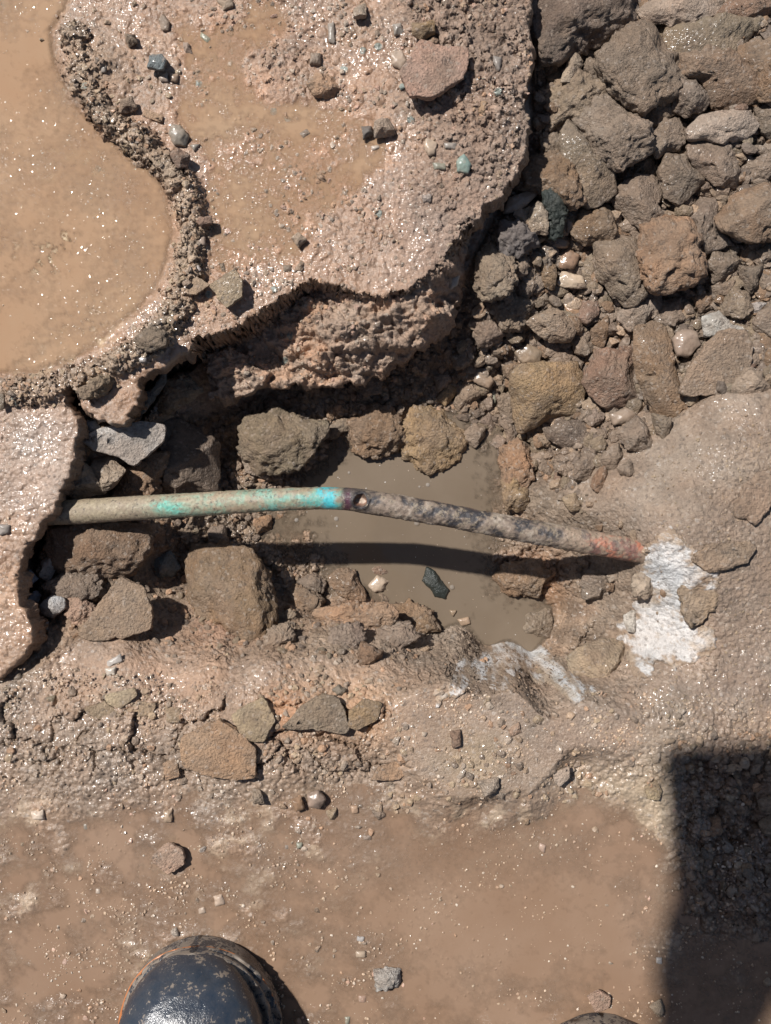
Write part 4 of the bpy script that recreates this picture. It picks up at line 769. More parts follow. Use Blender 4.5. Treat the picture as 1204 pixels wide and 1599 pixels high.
for li, line in enumerate(ST.strip().splitlines()):
    zn, pts, colr, sty, lift, name, label = line.split('|')
    if name == 'skip': continue
    ox_, oy_, s_ = ZONES[zn]; pp = np.array([[float(t) for t in q.split(',')] for q in pts.split()])*s_+np.array([ox_, oy_])
    c0 = pp.mean(0); zc = -.03
    ext = np.sqrt(np.linalg.eigvalsh(np.cov((pp-c0).T)))*2.6*S; minor = float(ext[0])
    hgt = max(STY[sty][0]*minor, .002); hgt *= rnd.uniform(.9, 1.12)
    for _ in range(4):
        x, y, _z = at(c0[0], c0[1], zc)
        low_ = 'under the crust' in label or 'notch' in label or 'shade' in label
        hs_ = [height(x+dx*minor*.25, y+dy*minor*.25, not low_) for dx, dy in ((0, 0), (1, 0), (-1, 0), (0, 1), (0, -1))]
        zb = float(np.median(hs_)); tiny = name == 'pebble' or minor < .009; zc = zb+float(lift)/1000*(.3 if tiny else .9)+hgt*(.5-STY[sty][6]-(.12 if tiny else 0))
    if colr == 'green' or (zn in 'I' and 'pool' in label) or 'pool' in label: zc = max(zc, -.0895+hgt*.12)
    sc3 = (H-zc)/H; pp = c0+(pp-c0)*{'c': 1.12, 'b': 1.09, 'k': 1.05, 'p': 1.0, 'f': 1.03, 'q': 1.0}[sty]; Pw = np.stack([WX(CX+(pp[:, 0]-CX)*sc3), WY(CY+(pp[:, 1]-CY)*sc3)], 1)
    area = np.hypot(*(pp.max(0)-pp.min(0))); lvl = 5 if area > 62 else (4 if area > 22 else 3)
    cc, me = stone_mesh(Pw, hgt, sty, 100+li*3, lvl, M_clean if colr in ('black', 'green', 'char') else None); me.name = name
    o = link(name, me); o.location = (cc[0], cc[1], zc)
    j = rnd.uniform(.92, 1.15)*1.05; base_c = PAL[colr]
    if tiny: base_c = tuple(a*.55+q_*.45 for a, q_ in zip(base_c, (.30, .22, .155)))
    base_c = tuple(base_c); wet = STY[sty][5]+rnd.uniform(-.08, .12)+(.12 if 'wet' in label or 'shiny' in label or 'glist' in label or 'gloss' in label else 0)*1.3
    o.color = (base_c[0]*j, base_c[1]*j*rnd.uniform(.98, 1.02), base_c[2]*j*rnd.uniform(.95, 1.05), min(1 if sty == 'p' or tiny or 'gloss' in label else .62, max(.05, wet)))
    tag(o, label, name.replace('_', ' '), group='stones and clods lying in the mud and the rubble')
    placed.append((cc[0], cc[1], float(np.mean(ext))*.45, zc+hgt*.3, name, label))

# ------------------------------------------------------------------ smaller stones filling the heap
rs = np.random.RandomState(5)
HEAP = pz('832,10 835,230 815,320 765,380 740,440 730,520 700,590 735,650 790,700 830,720 880,760 930,740 1040,660 1100,615 1240,600 1240,0', -.04)
PITB = pz('250,1000 180,980 120,990 90,940 60,900 100,830 140,700 220,640 330,640 400,640 700,560 770,640 740,690 640,640 540,640 420,770 440,860 480,950 600,990 800,1040 900,1050 1000,980 1000,900 960,850 880,780 830,720 900,760 960,820 1010,880 1020,960 940,1040 860,1060 700,1030 500,1010', -.05)
shapes = []
for k in range(14):
    a = np.linspace(0, 2*math.pi, 10)[:-1]; r_ = rs.uniform(.72, 1.15, 9); ax = rs.uniform(.7, 1.0)
    sty = ['b', 'k', 'c', 'b', 'k'][k % 5]
    Pw = np.stack([np.cos(a)*r_, np.sin(a)*r_*ax], 1)*.009
    cc, me = stone_mesh(Pw, .0125*rs.uniform(.75, 1), sty, 900+k, 4); me.name = 'small_stone'; shapes.append(me)
HP = np.array(HEAP); cnt_ = 0; tries = 0
pl = [(p[0], p[1], p[2]) for p in placed]; small = []
bases = ['grey', 'grey', 'grey', 'dark', 'brown', 'tan', 'olive', 'grey', 'red']; seen_l = set()
while cnt_ < 95 and tries < 30000:
    tries += 1; u = rs.uniform(HP[:, 0].min(), HP[:, 0].max()); v = rs.uniform(HP[:, 1].min(), HP[:, 1].max())
    if sdf(HEAP, np.array([u]), np.array([v]))[0] < 6: continue
    x, y = float(WX(u)), float(WY(v)); r_ = rs.uniform(.0045, .0105)
    if any((x-a)**2+(y-b)**2 < (c*.9+r_*.55)**2 for a, b, c in pl) or any((x-a)**2+(y-b)**2 < (c+r_)**2*.55 for a, b, c in small): continue
    small.append((x, y, r_)); o = link('small_stone', shapes[rs.randint(14)]); s_ = r_/.009
    o.location = (x, y, height(x, y)+r_*.42); o.rotation_euler = (rs.uniform(-.4, .4), rs.uniform(-.4, .4), rs.uniform(0, 6.28)); o.scale = (s_, s_*rs.uniform(.85, 1.1), s_)
    bn = bases[rs.randint(len(bases))]; b_ = PAL[bn]; j = rs.uniform(.85, 1.15); o.color = (b_[0]*j, b_[1]*j, b_[2]*j, rs.uniform(.2, .6))
    lab = None
    for p in sorted(placed, key=lambda p: math.hypot(p[0]-x, p[1]-y))[:40]:      # say where it lies by the nearest described rock
        dx, dy = x-p[0], y-p[1]
        side_ = ('right of' if dx > 0 else 'left of') if abs(dx) > abs(dy)*2 else ('above' if dy > 0 else 'below') if abs(dy) > abs(dx)*2 else ('upper' if dy > 0 else 'lower')+(' right of' if dx > 0 else ' left of')
        if len(p[5].split()) > 9: continue
        lab = 'small muddy stone %s the %s' % (side_, p[5])
        if lab not in seen_l: break
    seen_l.add(lab)
    tag(o, lab, 'stone', group='small muddy stones wedged in the rubble heap'); cnt_ += 1

def scatter(name, n, poly, rmin, rmax, level, mat, label, seed, tones, wet, dens=None, sinkf=.3, power=2.5, flatten=.75, top=True, lift=0, zmin=-1):
    r0 = np.random.RandomState(seed); P = np.array(poly); V0, F0 = ico(level); vs = []; fs = []; cs = []; got = 0; off = 0
    us = r0.uniform(P[:, 0].min(), P[:, 0].max(), n*6); vs_ = r0.uniform(P[:, 1].min(), P[:, 1].max(), n*6)
    m = sdf(poly, us, vs_) > 0
    if dens is not None: m &= r0.rand(len(us)) < dens(us, vs_)
    us = us[m][:n]; vs_ = vs_[m][:n]; n = len(us); x = WX(us); y = WY(vs_); z = height_v(x, y, top); z = np.maximum(z, np.where((lps[np.clip(np.searchsorted(av, vs_), 0, ny-1), np.clip(np.searchsorted(au, us), 0, nx-1)] > 0) & top, -.0036, -1)); z = np.maximum(z, zmin)
    rad = rmin+(rmax-rmin)*r0.rand(n)**power
    nv = len(V0); q = np.arange(n).repeat(nv)
    D = np.tile(V0, (n, 1)); sc = np.stack([r0.uniform(.7, 1.2, n), r0.uniform(.7, 1.2, n), r0.uniform(.55, .95, n)*flatten], 1)
    seedv = r0.rand(n, 3)*50
    nz = fbm3(D*1.2+seedv[q], 1.0, seed, 3)*.45
    for _ in range(5):      # flat facets
        fn = r0.normal(size=(n, 3)); fn /= np.linalg.norm(fn, axis=1)[:, None]; t = r0.uniform(.35, .75, n)
        dd = np.sum(D*fn[q], 1)-t[q]; D = D-fn[q]*np.maximum(dd, 0)[:, None]*.9
    D = D*(1+nz)[:, None]*sc[q]; a = r0.uniform(0, 6.28, n); ca, sa = np.cos(a)[q], np.sin(a)[q]
    X = np.stack([D[:, 0]*ca-D[:, 1]*sa, D[:, 0]*sa+D[:, 1]*ca, D[:, 2]], 1)*rad[q][:, None]
    X += np.stack([x, y, z+rad*sc[:, 2]*(1-2*sinkf)+lift], 1)[q]
    F = (F0[None]+(np.arange(n)*nv)[:, None, None]).reshape(-1, 3)
    T = np.array(tones); tc_ = T[r0.randint(len(T), size=n)]*r0.uniform(.85, 1.15, (n, 1)); w_ = r0.uniform(wet[0], wet[1], (n, 1))
    me = mesh_np(name, X, tris=F, col=np.concatenate([tc_, w_], 1)[q], mat=mat, smooth=level > 2)
    return tag(link(name, me), label, kind='stuff')
tn = [PAL['grey'], PAL['grey'], PAL['dark'], PAL['brown'], PAL['tan'], PAL['olive']]
scatter('rubble_fines', 4200, HEAP, .0014, .0070, 2, M_soil, 'small muddy stones and crumbs filling the gaps of the rubble heap', 11, tn, (.2, .65), sinkf=.25, power=1.6, lift=0)
scatter('rubble_fines', 1700, PITB, .0010, .0042, 2, M_soil, 'soil crumbs and bits of stone on the floor and banks of the pit', 12, tn+[PAL['clay']], (.15, .5), sinkf=.25, power=2.2, top=False)
rimpoly = [(60, -40), (200, -40), (330, 60), (340, 440), (310, 540), (230, 580), (120, 640), (-40, 640), (-40, 560), (60, 580), (180, 530), (270, 420), (270, 280), (160, 190), (60, 60)]
scatter('gravel', 1500, rimpoly, .0005, .0027, 2, M_soil, 'wet gravel along the ridge beside the upper left puddle', 13, [PAL['tan'], PAL['grey'], PAL['tan'], PAL['tan'], PAL['clay'], PAL['sand']], (.5, .9),
        dens=lambda u, v: .05+.95*np.exp(-(pld(RIM, u, v)/17)**2), sinkf=.35, power=2.2)
crp = [(290, -40), (826, -40), (826, 230), (720, 400), (690, 500), (560, 580), (330, 600), (310, 520)]
def patch(s, a, b, sc=45): return lambda u, v: .06+ss(a, b, fbm2(u/sc, v/sc, s, 3))
scatter('gravel', 2600, crp, .0005, .0026, 1, M_soil, 'fine gravel and grit bedded in the crust', 14, [PAL['clay'], PAL['tan'], PAL['pink'], PAL['grey'], PAL['pale'], PAL['grey']], (.5, .95), dens=patch(61, -.2, .4), sinkf=.4, power=2.6)
grit = [(.40, .28, .19), (.38, .26, .18), (.46, .34, .24), (.40, .30, .21), (.55, .46, .37)]
scatter('grit', 5200, [(-40, -40), (560, -40), (540, 420), (300, 520), (130, 640), (60, 1060), (-40, 1060)], .00035, .0012, 1, M_soil, 'glinting wet sand grains on the crust and puddle at upper left', 15, grit, (.9, 1), dens=lambda u, v: (.01+ss(.08, .42, fbm2(u/38, v/38, 62, 4)))*(1-.5*(sdf(LP, u, v) > 10)), sinkf=.45, power=2.5, flatten=.6)
scatter('grit', 7500, [(-40, 1040), (1240, 1090), (1240, 1640), (-40, 1640)], .00035, .0014, 1, M_soil, 'glinting wet sand grains over the ground at the bottom', 16, grit, (.85, 1), dens=lambda u, v: (.04+ss(-.1, .5, fbm2(u/42, v/42, 63, 4)))*(.25+.75*ss(1290, 1180, v)+.35*ss(520, 300, u)), sinkf=.3, power=3, zmin=.0002)
scatter('gravel', 900, [(0, 1030), (640, 1030), (1060, 1100), (1100, 1250), (700, 1260), (300, 1270), (-40, 1200)], .0008, .0035, 2, M_soil, 'gravel and crumbs on the broken ground below the pit', 17, [PAL['tan'], PAL['clay'], PAL['sand'], PAL['grey'], PAL['pale']], (.4, .8), dens=patch(64, -.2, .4), sinkf=.4, power=2.6)
scatter('gravel', 420, [(1030, 1150), (1240, 1130), (1240, 1560), (1080, 1500)], .001, .0042, 2, M_soil, 'crumbs of churned soil in the dark shadow at lower right', 18, tn+[PAL['clay']], (.3, .7), dens=lambda u, v: .15+.85*ss(1460, 1380, v), sinkf=.35, power=2.3)
scatter('grit', 1500, pz('1020,700 1240,620 1240,1150 1020,1100'), .0004, .0014, 1, M_soil, 'sand grains on the bare bank at the right', 19, [PAL['tan'], PAL['sand'], PAL['pale']], (.2, .6), sinkf=.4, power=2.6)

scatter('flecks', 420, POOL, .00022, .00075, 1, M_soil, 'pale flecks floating on the murky pool', 23, [PAL['pale'], PAL['white'], PAL['tan']], (.3, .7), sinkf=.3, power=3, flatten=.5, top=False, zmin=-.0896)
scatter('gravel', 420, [(-40, 1230), (1080, 1230), (1080, 1640), (-40, 1640)], .0007, .0026, 2, M_soil, 'little wet stones half sunk in the brown puddle at the bottom', 27, [PAL['tan'], PAL['pink'], PAL['grey'], PAL['pale'], PAL['clay'], PAL['tan']], (.8, 1), dens=lambda u, v: .08+ss(-.2, .4, fbm2(u/60, v/60, 66, 3))*(.3+.7*ss(800, 400, u)), sinkf=.4, power=3.2, zmin=-.0001)
# ------------------------------------------------------------------ plaster splashes
m, nt, b = new_mat('white plaster'); geo = N(nt, 'ShaderNodeNewGeometry'); n_ = noise(nt, geo.outputs['Position'], 60, 6, .65); n2_ = noise(nt, geo.outputs['Position'], 600, 3, .6)
cr2 = N(nt, 'ShaderNodeValToRGB'); cr2.color_ramp.elements[0].position = .33; cr2.color_ramp.elements[0].color = (.36, .28, .21, 1); cr2.color_ramp.elements[1].position = .58; cr2.color_ramp.elements[1].color = (.57, .55, .53, 1)
nt.links.new(n_.outputs[0], cr2.inputs[0]); nt.links.new(cr2.outputs[0], b.inputs['Base Color']); b.inputs['Roughness'].default_value = .6
bp = N(nt, 'ShaderNodeBump'); bp.inputs['Strength'].default_value = .5; bp.inputs['Distance'].default_value = .001; nt.links.new(n2_.outputs[0], bp.inputs['Height']); nt.links.new(bp.outputs[0], b.inputs['Normal']); M_white = m
def splash(name, poly, th, label, seed):
    P = np.array(poly); s0 = 1.5; A, B = np.meshgrid(np.arange(P[:, 0].min()-20, P[:, 0].max()+20, s0), np.arange(P[:, 1].min()-20, P[:, 1].max()+20, s0))
    sd = sdf(poly, A+fbm2(A/22, B/22, seed, 3)*14, B+fbm2(A/22, B/22, seed+3, 3)*14)
    x = WX(A); y = WY(B); z = height_v(x, y, False); k = 7; zs = z.copy()
    for ax_ in (0, 1, 0, 1):
        zs = sum(np.roll(zs, j, ax_) for j in range(-4, 5))/9
    zz = np.maximum(zs*.9+z*.1, z-.0012*(sd > 3))+th*ss(-3, 10, sd)+fbm2(A/14, B/14, seed+9, 5, .6)*.0030+.0009-.004*ss(2, -6, sd)
    ins = sd > -5; ids = np.arange(A.size).reshape(A.shape); cm = ins[:-1, :-1] & ins[1:, :-1] & ins[1:, 1:] & ins[:-1, 1:]
    q = np.stack([ids[:-1, :-1], ids[1:, :-1], ids[1:, 1:], ids[:-1, 1:]], -1)[cm]; uu = np.unique(q); rm = np.full(A.size, -1); rm[uu] = np.arange(len(uu))
    wf = ss(.05, .95, (sd+1)/20+fbm2(A/13, B/10, seed+20, 5, .65)*1.7+.05)[..., None]; pt = fbm2(A/26, B/18, seed+22, 5, .6)[..., None]
    c_ = np.array([.55, .53, .51])*wf+np.array([.31, .23, .165])*(1-wf); c_ = np.where(pt > .12, c_*(1-ss(.12, .4, pt)*.6)+np.array([.40, .32, .24])*ss(.12, .4, pt)*.6, c_)
    c_ = np.concatenate([c_, np.full(c_.shape[:2]+(1,), .25)], -1).reshape(-1, 4)
    o = link(name, mesh_np(name, np.stack([x, y, zz], -1).reshape(-1, 3)[uu], rm[q], col=c_[uu], mat=M_soil)); return tag(o, label, 'plaster')
splash('plaster_patch', pz('1044,826 1064,836 1082,858 1108,874 1116,902 1096,916 1078,940 1092,968 1120,984 1116,1018 1090,1030 1056,1046 1034,1042 1006,1062 992,1044 994,1002 1010,972 1022,940 1010,905 1006,875 1022,846'), .0016, 'white plaster splashed over the bank at the right end of the pipe', 211)
splash('plaster_patch', pz('684,1078 720,1052 770,1044 840,1036 872,1040 905,1058 930,1078 892,1088 850,1074 800,1066 745,1070 708,1092 682,1092'), .0007, 'thin pale strip of plaster along the lower rim of the pit', 221)

# ------------------------------------------------------------------ pipe
PATH = [(40, 803, -24), (80, 801, -22), (140, 798, -17), (200, 794, -12), (270, 790, -8), (350, 785, -4), (430, 780, -1), (500, 778, 1), (545, 779, 1.5), (600, 788, 1), (680, 801, -1), (760, 817, -4), (840, 832, -8), (910, 845, -12), (970, 855, -16), (1015, 864, -19), (1060, 872, -26)]
Pp = np.array([at(a, b_, c/1000) for a, b_, c in PATH]); seg = np.r_[0, np.cumsum(np.linalg.norm(np.diff(Pp, axis=0), axis=1))]
nl, nr = 900, 72; t = np.linspace(0, seg[-1], nl)
ctr = np.stack([np.interp(t, seg, Pp[:, k]) for k in range(3)], 1)
for _ in range(60): ctr[1:-1] = (ctr[:-2]+2*ctr[1:-1]+ctr[2:])/4
pxs = np.interp(t, seg, [p[0] for p in PATH])
tan = np.gradient(ctr, axis=0); tan /= np.linalg.norm(tan, axis=1)[:, None]; side = np.cross(tan, [0, 0, 1.]); side /= np.linalg.norm(side, axis=1)[:, None]; up = np.cross(side, tan)
r0_ = np.interp(pxs, [40, 300, 520, 545, 580, 760, 900, 1060], [.0088, .0083, .0076, .0079, .0083, .0080, .0083, .0085])
th = np.linspace(0, 2*math.pi, nr, endpoint=False)
dirs = side[:, None]*np.cos(th)[None, :, None]+up[:, None]*np.sin(th)[None, :, None]
TT, TH = np.meshgrid(t, th, indexing='ij'); PX = np.repeat(pxs[:, None], nr, 1)
p0 = (ctr[:, None]+dirs*r0_[:, None, None]).reshape(-1, 3)
nA = fbm3(p0, 130, 301, 4).reshape(nl, nr); nB = fbm3(p0, 60, 302, 4).reshape(nl, nr); nC = fbm3(p0, 420, 303, 3).reshape(nl, nr)
ps = p0.copy(); ps[:, 0] *= .28; nS = fbm3(ps, 260, 306, 4).reshape(nl, nr)
rr = r0_[:, None]+nC*.0003+nA*.0005*ss(560, 620, PX)+nC*.0004*ss(560, 620, PX)+np.clip(nB, 0, 1)*.0006*ss(250, 100, PX)
# burst hole on top
hx = (PX-563)*S; hy = (TH-math.pi*.5)*r0_[:, None]
hd = np.hypot(hx/.0052, (hy-.0002)/.0058); rr = rr-.0045*ss(1.0, .72, hd)+.0006*np.exp(-((hd-1.12)/.16)**2)
co_ = (ctr[:, None]+dirs*rr[..., None]).reshape(-1, 3)
col = np.zeros((nl, nr, 3)); col[:] = (.30, .245, .165)
def bl(c, w): global col; col = col*(1-w[..., None])+np.array(c)*w[..., None]
upn = np.sin(TH)
bl((.36, .30, .21), ss(-.2, .4, nB)*.6)
bl((.20, .38, .28), ss(-.25, .25, nS+.1)*ss(180, 300, PX)*ss(560, 530, PX)*.55)
bl((.13, .44, .35), ss(-.25, .5, nA+nS*.7-.7*((PX-262)/36)**2+.1-.6*(TH-1.6)**2)*.9)
bl((.17, .42, .33), ss(-.2, .5, nS+nA*.5-.5*((PX-320)/60)**2-.1)*.5)
bl((.10, .38, .34), .8*ss(-.05, .5, nS+nC*.4+.15)*ss(370, 450, PX)*ss(545, 525, PX)*ss(-.6, .3, np.cos(TH-.9)*0+.2+nS))
bl((.06, .46, .52), ss(-.3, .4, nA+nS*.5+.2-((PX-514)/24)**2)*.9)
bl((.33, .25, .17), ss(-.25, .3, nA+nC*.5+.1*np.cos(TH))*ss(290, 330, PX)*ss(520, 430, PX)*.85)
bl((.25, .19, .13), ss(-.1, .4, nC+nB)*ss(330, 200, PX)*.6)
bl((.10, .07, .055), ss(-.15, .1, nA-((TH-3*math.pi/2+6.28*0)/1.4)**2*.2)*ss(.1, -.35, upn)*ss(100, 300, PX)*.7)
dark = ss(524, 542, PX+nA*14); right = dark
bl((.045, .042, .045), right)
bl((.10, .08, .07), right*ss(-.3, .3, nC+nA)*.8)
bl((.25, .19, .145), right*ss(-.35, .25, nA+nB*.6+nC*.5+.45*(upn-.4)*0.5)*ss(570, 590, PX)*ss(1010, 880, PX)*.9)
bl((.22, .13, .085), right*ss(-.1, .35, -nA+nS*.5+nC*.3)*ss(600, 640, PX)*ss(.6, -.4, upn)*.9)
bl((.44, .38, .31), right*ss(.08, .45, nA*.8+nB+nC*.35)*ss(600, 640, PX)*.5)
bl((.09, .03, .05), ss(.7, .0, np.abs(PX-545)/14+nA)*.8)
bl((.30, .22, .16), ss(860, 900, PX+nB*30)); bl((.40, .14, .085), .85*ss(-.15, .3, nC*.4+ nB+nA*.7-((PX-965)/60)**2*.4+.12)*ss(900, 925, PX)*ss(1030, 1000, PX)); bl((.08, .075, .075), ss(.15, .3, nA)*ss(880, 900, PX)*ss(1010, 980, PX)*.6)
bl((.02, .018, .018), np.exp(-((hd-1.02)/.2)**2)*.95); bl((.52, .40, .31), ss(.8, .6, hd+nA*.2)); bl((.30, .14, .08), np.exp(-((hd-.78)/.08)**2)*.7)
wetp = np.clip(.45+.45*ss(330, 420, PX)*ss(600, 540, PX)-.25*ss(.0, .3, nA), .1, 1)
qi = np.arange(nl*nr).reshape(nl, nr); q = np.stack([qi[:-1], np.roll(qi, -1, 1)[:-1], np.roll(qi, -1, 1)[1:], qi[1:]], -1).reshape(-1, 4)
m, nt, b = new_mat('corroded copper'); a_ = N(nt, 'ShaderNodeAttribute', attribute_name='tone'); geo = N(nt, 'ShaderNodeNewGeometry')
n1 = noise(nt, geo.outputs['Position'], 500, 4, .65); n2 = noise(nt, geo.outputs['Position'], 1600, 2, .6)
sc_v = N(nt, 'ShaderNodeVectorMath', operation='SCALE'); nt.links.new(a_.outputs['Color'], sc_v.inputs[0]); nt.links.new(mapr(nt, n1.outputs[0], .3, .7, .72, 1.25), sc_v.inputs['Scale'])
n3 = noise(nt, geo.outputs['Position'], 170, 9, .78); n4 = noise(nt, geo.outputs['Position'], 330, 6, .75)
mud1 = N(nt, 'ShaderNodeMix', data_type='RGBA'); nt.links.new(mapr(nt, n3.outputs[0], .52, .56, 0, .75), mud1.inputs['Factor']); nt.links.new(sc_v.outputs[0], mud1.inputs[6]); mud1.inputs[7].default_value = (.27, .215, .155, 1)
mud2 = N(nt, 'ShaderNodeMix', data_type='RGBA'); nt.links.new(mapr(nt, n4.outputs[0], .575, .60, 0, .7), mud2.inputs['Factor']); nt.links.new(mud1.outputs[2], mud2.inputs[6]); mud2.inputs[7].default_value = (.06, .05, .042, 1)
nt.links.new(mud2.outputs[2], b.inputs['Base Color'])
nt.links.new(mapr(nt, math_(nt, 'ADD', a_.outputs['Alpha'], mapr(nt, n1.outputs[0], .35, .65, -.25, .2)), 0, 1, .7, .14), b.inputs['Roughness'])
bp = N(nt, 'ShaderNodeBump'); bp.inputs['Strength'].default_value = .8; bp.inputs['Distance'].default_value = .0009
nt.links.new(math_(nt, 'ADD', n3.outputs[0], math_(nt, 'MULTIPLY', n2.outputs[0], .4)), bp.inputs['Height']); nt.links.new(bp.outputs[0], b.inputs['Normal']); M_pipe = m
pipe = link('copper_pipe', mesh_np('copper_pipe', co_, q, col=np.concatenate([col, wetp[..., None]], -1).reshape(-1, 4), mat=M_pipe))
# the torn lip of the burst hole
i0 = int(np.argmin(np.abs(pxs-563))); cH = ctr[i0]; TN = tan[i0]; SD = side[i0]; UP = up[i0]; rH = float(r0_[i0]); vs = []; ns_, nm_ = 48, 8
for i in range(ns_):
    a = 2*math.pi*i/ns_; ex_ = .0053*math.cos(a)*(1+.08*math.sin(3*a)); ey_ = .0055*math.sin(a)*(1+.06*math.cos(5*a)); ph = ey_/rH
    nd = UP*math.cos(ph)+SD*math.sin(ph); pc = cH+TN*ex_+nd*(rH+.0001)
    od = TN*math.cos(a)+(SD*math.cos(ph)-UP*math.sin(ph))*math.sin(a)
    for j_ in range(nm_):
        b2 = 2*math.pi*j_/nm_; w_ = .00075*(1+.35*math.sin(2*a+1)); vs.append(pc+od*math.cos(b2)*w_+nd*math.sin(b2)*w_*.8)
g = np.arange(ns_*nm_).reshape(ns_, nm_); q_ = np.stack([g, np.roll(g, -1, 1), np.roll(np.roll(g, -1, 1), -1, 0), np.roll(g, -1, 0)], -1).reshape(-1, 4)
link('burst_lip', mesh_np('burst_lip', np.array(vs), q_, col=np.tile([.035, .03, .032, .6], (len(vs), 1)), mat=M_pipe), pipe)
tag(pipe, 'old bent copper pipe with turquoise patina and a burst hole crossing the flooded pit', 'pipe')

# ------------------------------------------------------------------ bubbles on the pool
m, nt, b = new_mat('bubble film'); b.inputs['Roughness'].default_value = .03; b.inputs['IOR'].default_value = 1.33; b.inputs['Base Color'].default_value = (.5, .45, .4, 1); b.inputs['Alpha'].default_value = .25; M_bub = m
v_, f_ = ico(4); V1 = v_.copy(); V1[:, 2] = np.maximum(V1[:, 2], -.2); bub = mesh_np('bubble', V1*.0018, tris=f_, mat=M_bub)
BL = ['clear bubble on the water below the smaller knobbly boulder', 'second smaller bubble touching the one below the smaller knobbly boulder', 'round bubble in the open water right of the burst hole', 'bubble just below the turquoise part of the pipe', 'largest bubble below the mottled right part of the pipe', 'tiny bubble left of the largest bubble under the pipe', 'bubble beside the dark green glossy stone', 'leftmost bubble of the pool under the turquoise pipe', 'tiny bubble left of the round bubble in the open water', 'tiny bubble above the burst hole of the pipe']
for k, (a, b_, s_) in enumerate(((596, 712, 1.1), (608, 713, .8), (668, 757, .9), (525, 810, 1.0), (651, 817, 1.2), (640, 812, .7), (706, 917, 1.1), (463, 812, .9), (655, 760, .5), (545, 738, .6))):
    o = link('bubble', bub); o.location = at(a, b_, -.0892); o.scale = (s_, s_, s_*.8); tag(o, BL[k], 'bubble', group='bubbles on the pool')

# ------------------------------------------------------------------ the person whose boots show at the bottom
m, nt, b = new_mat('muddy black rubber'); geo = N(nt, 'ShaderNodeNewGeometry'); tc = N(nt, 'ShaderNodeTexCoord')
n1 = noise(nt, geo.outputs['Position'], 95, 6, .72); n2 = noise(nt, geo.outputs['Position'], 480, 4, .6)
a_ = N(nt, 'ShaderNodeAttribute', attribute_name='tone')
mxx = N(nt, 'ShaderNodeMix', data_type='RGBA'); mud = math_(nt, 'MAXIMUM', mapr(nt, math_(nt, 'ADD', math_(nt, 'ADD', math_(nt, 'MULTIPLY', n1.outputs[0], .6), math_(nt, 'MULTIPLY', n2.outputs[0], .4)), math_(nt, 'MULTIPLY', math_(nt, 'SUBTRACT', a_.outputs['Alpha'], .5), .6)), .50, .54, 0, .9), mapr(nt, n1.outputs[0], .35, .7, .02, .16))
nt.links.new(mud, mxx.inputs['Factor']); nt.links.new(a_.outputs['Color'], mxx.inputs[6]); mxx.inputs[7].default_value = (.21, .17, .135, 1); nt.links.new(mxx.outputs[2], b.inputs['Base Color'])
nt.links.new(mapr(nt, mud, 0, .6, .16, .6), b.inputs['Roughness']); bp = N(nt, 'ShaderNodeBump'); bp.inputs['Strength'].default_value = .5; bp.inputs['Distance'].default_value = .0012
nt.links.new(math_(nt, 'ADD', n1.outputs[0], math_(nt, 'MULTIPLY', n2.outputs[0], .25)), bp.inputs['Height']); nt.links.new(bp.outputs[0], b.inputs['Normal']); M_boot = m
def flatmat(name, c, r_=.8):
    m, nt, b = new_mat(name); geo = N(nt, 'ShaderNodeNewGeometry'); n1 = noise(nt, geo.outputs['Position'], 300, 4); s1 = N(nt, 'ShaderNodeVectorMath', operation='SCALE'); s1.inputs[0].default_value = c
    nt.links.new(mapr(nt, n1.outputs[0], .3, .7, .8, 1.2), s1.inputs['Scale']); nt.links.new(s1.outputs[0], b.inputs['Base Color']); b.inputs['Roughness'].default_value = r_
    bp = N(nt, 'ShaderNodeBump'); bp.inputs['Strength'].default_value = .3; bp.inputs['Distance'].default_value = .001; nt.links.new(n1.outputs[0], bp.inputs['Height']); nt.links.new(bp.outputs[0], b.inputs['Normal']); return m
person = bpy.data.objects.new('person', None); C.objects.link(person); person.location = (0, -.5, 0)
tag(person, 'person in muddy black rubber boots standing at the bottom edge of the photo', 'person')
def boot_outline(f, w, tipy):       # f 0..1 toe to heel -> half width
    L_ = .30
    return w*np.where(f < .2, np.sqrt(np.clip(1-(1-f/.2)**2, 0, 1))**.92, np.where(f < .55, 1-.17*ss(.2, .55, f), .83-.0*f))*np.where(f > .84, np.sqrt(np.clip(1-((f-.84)/.16)**2*.98, 0, 1)), 1)
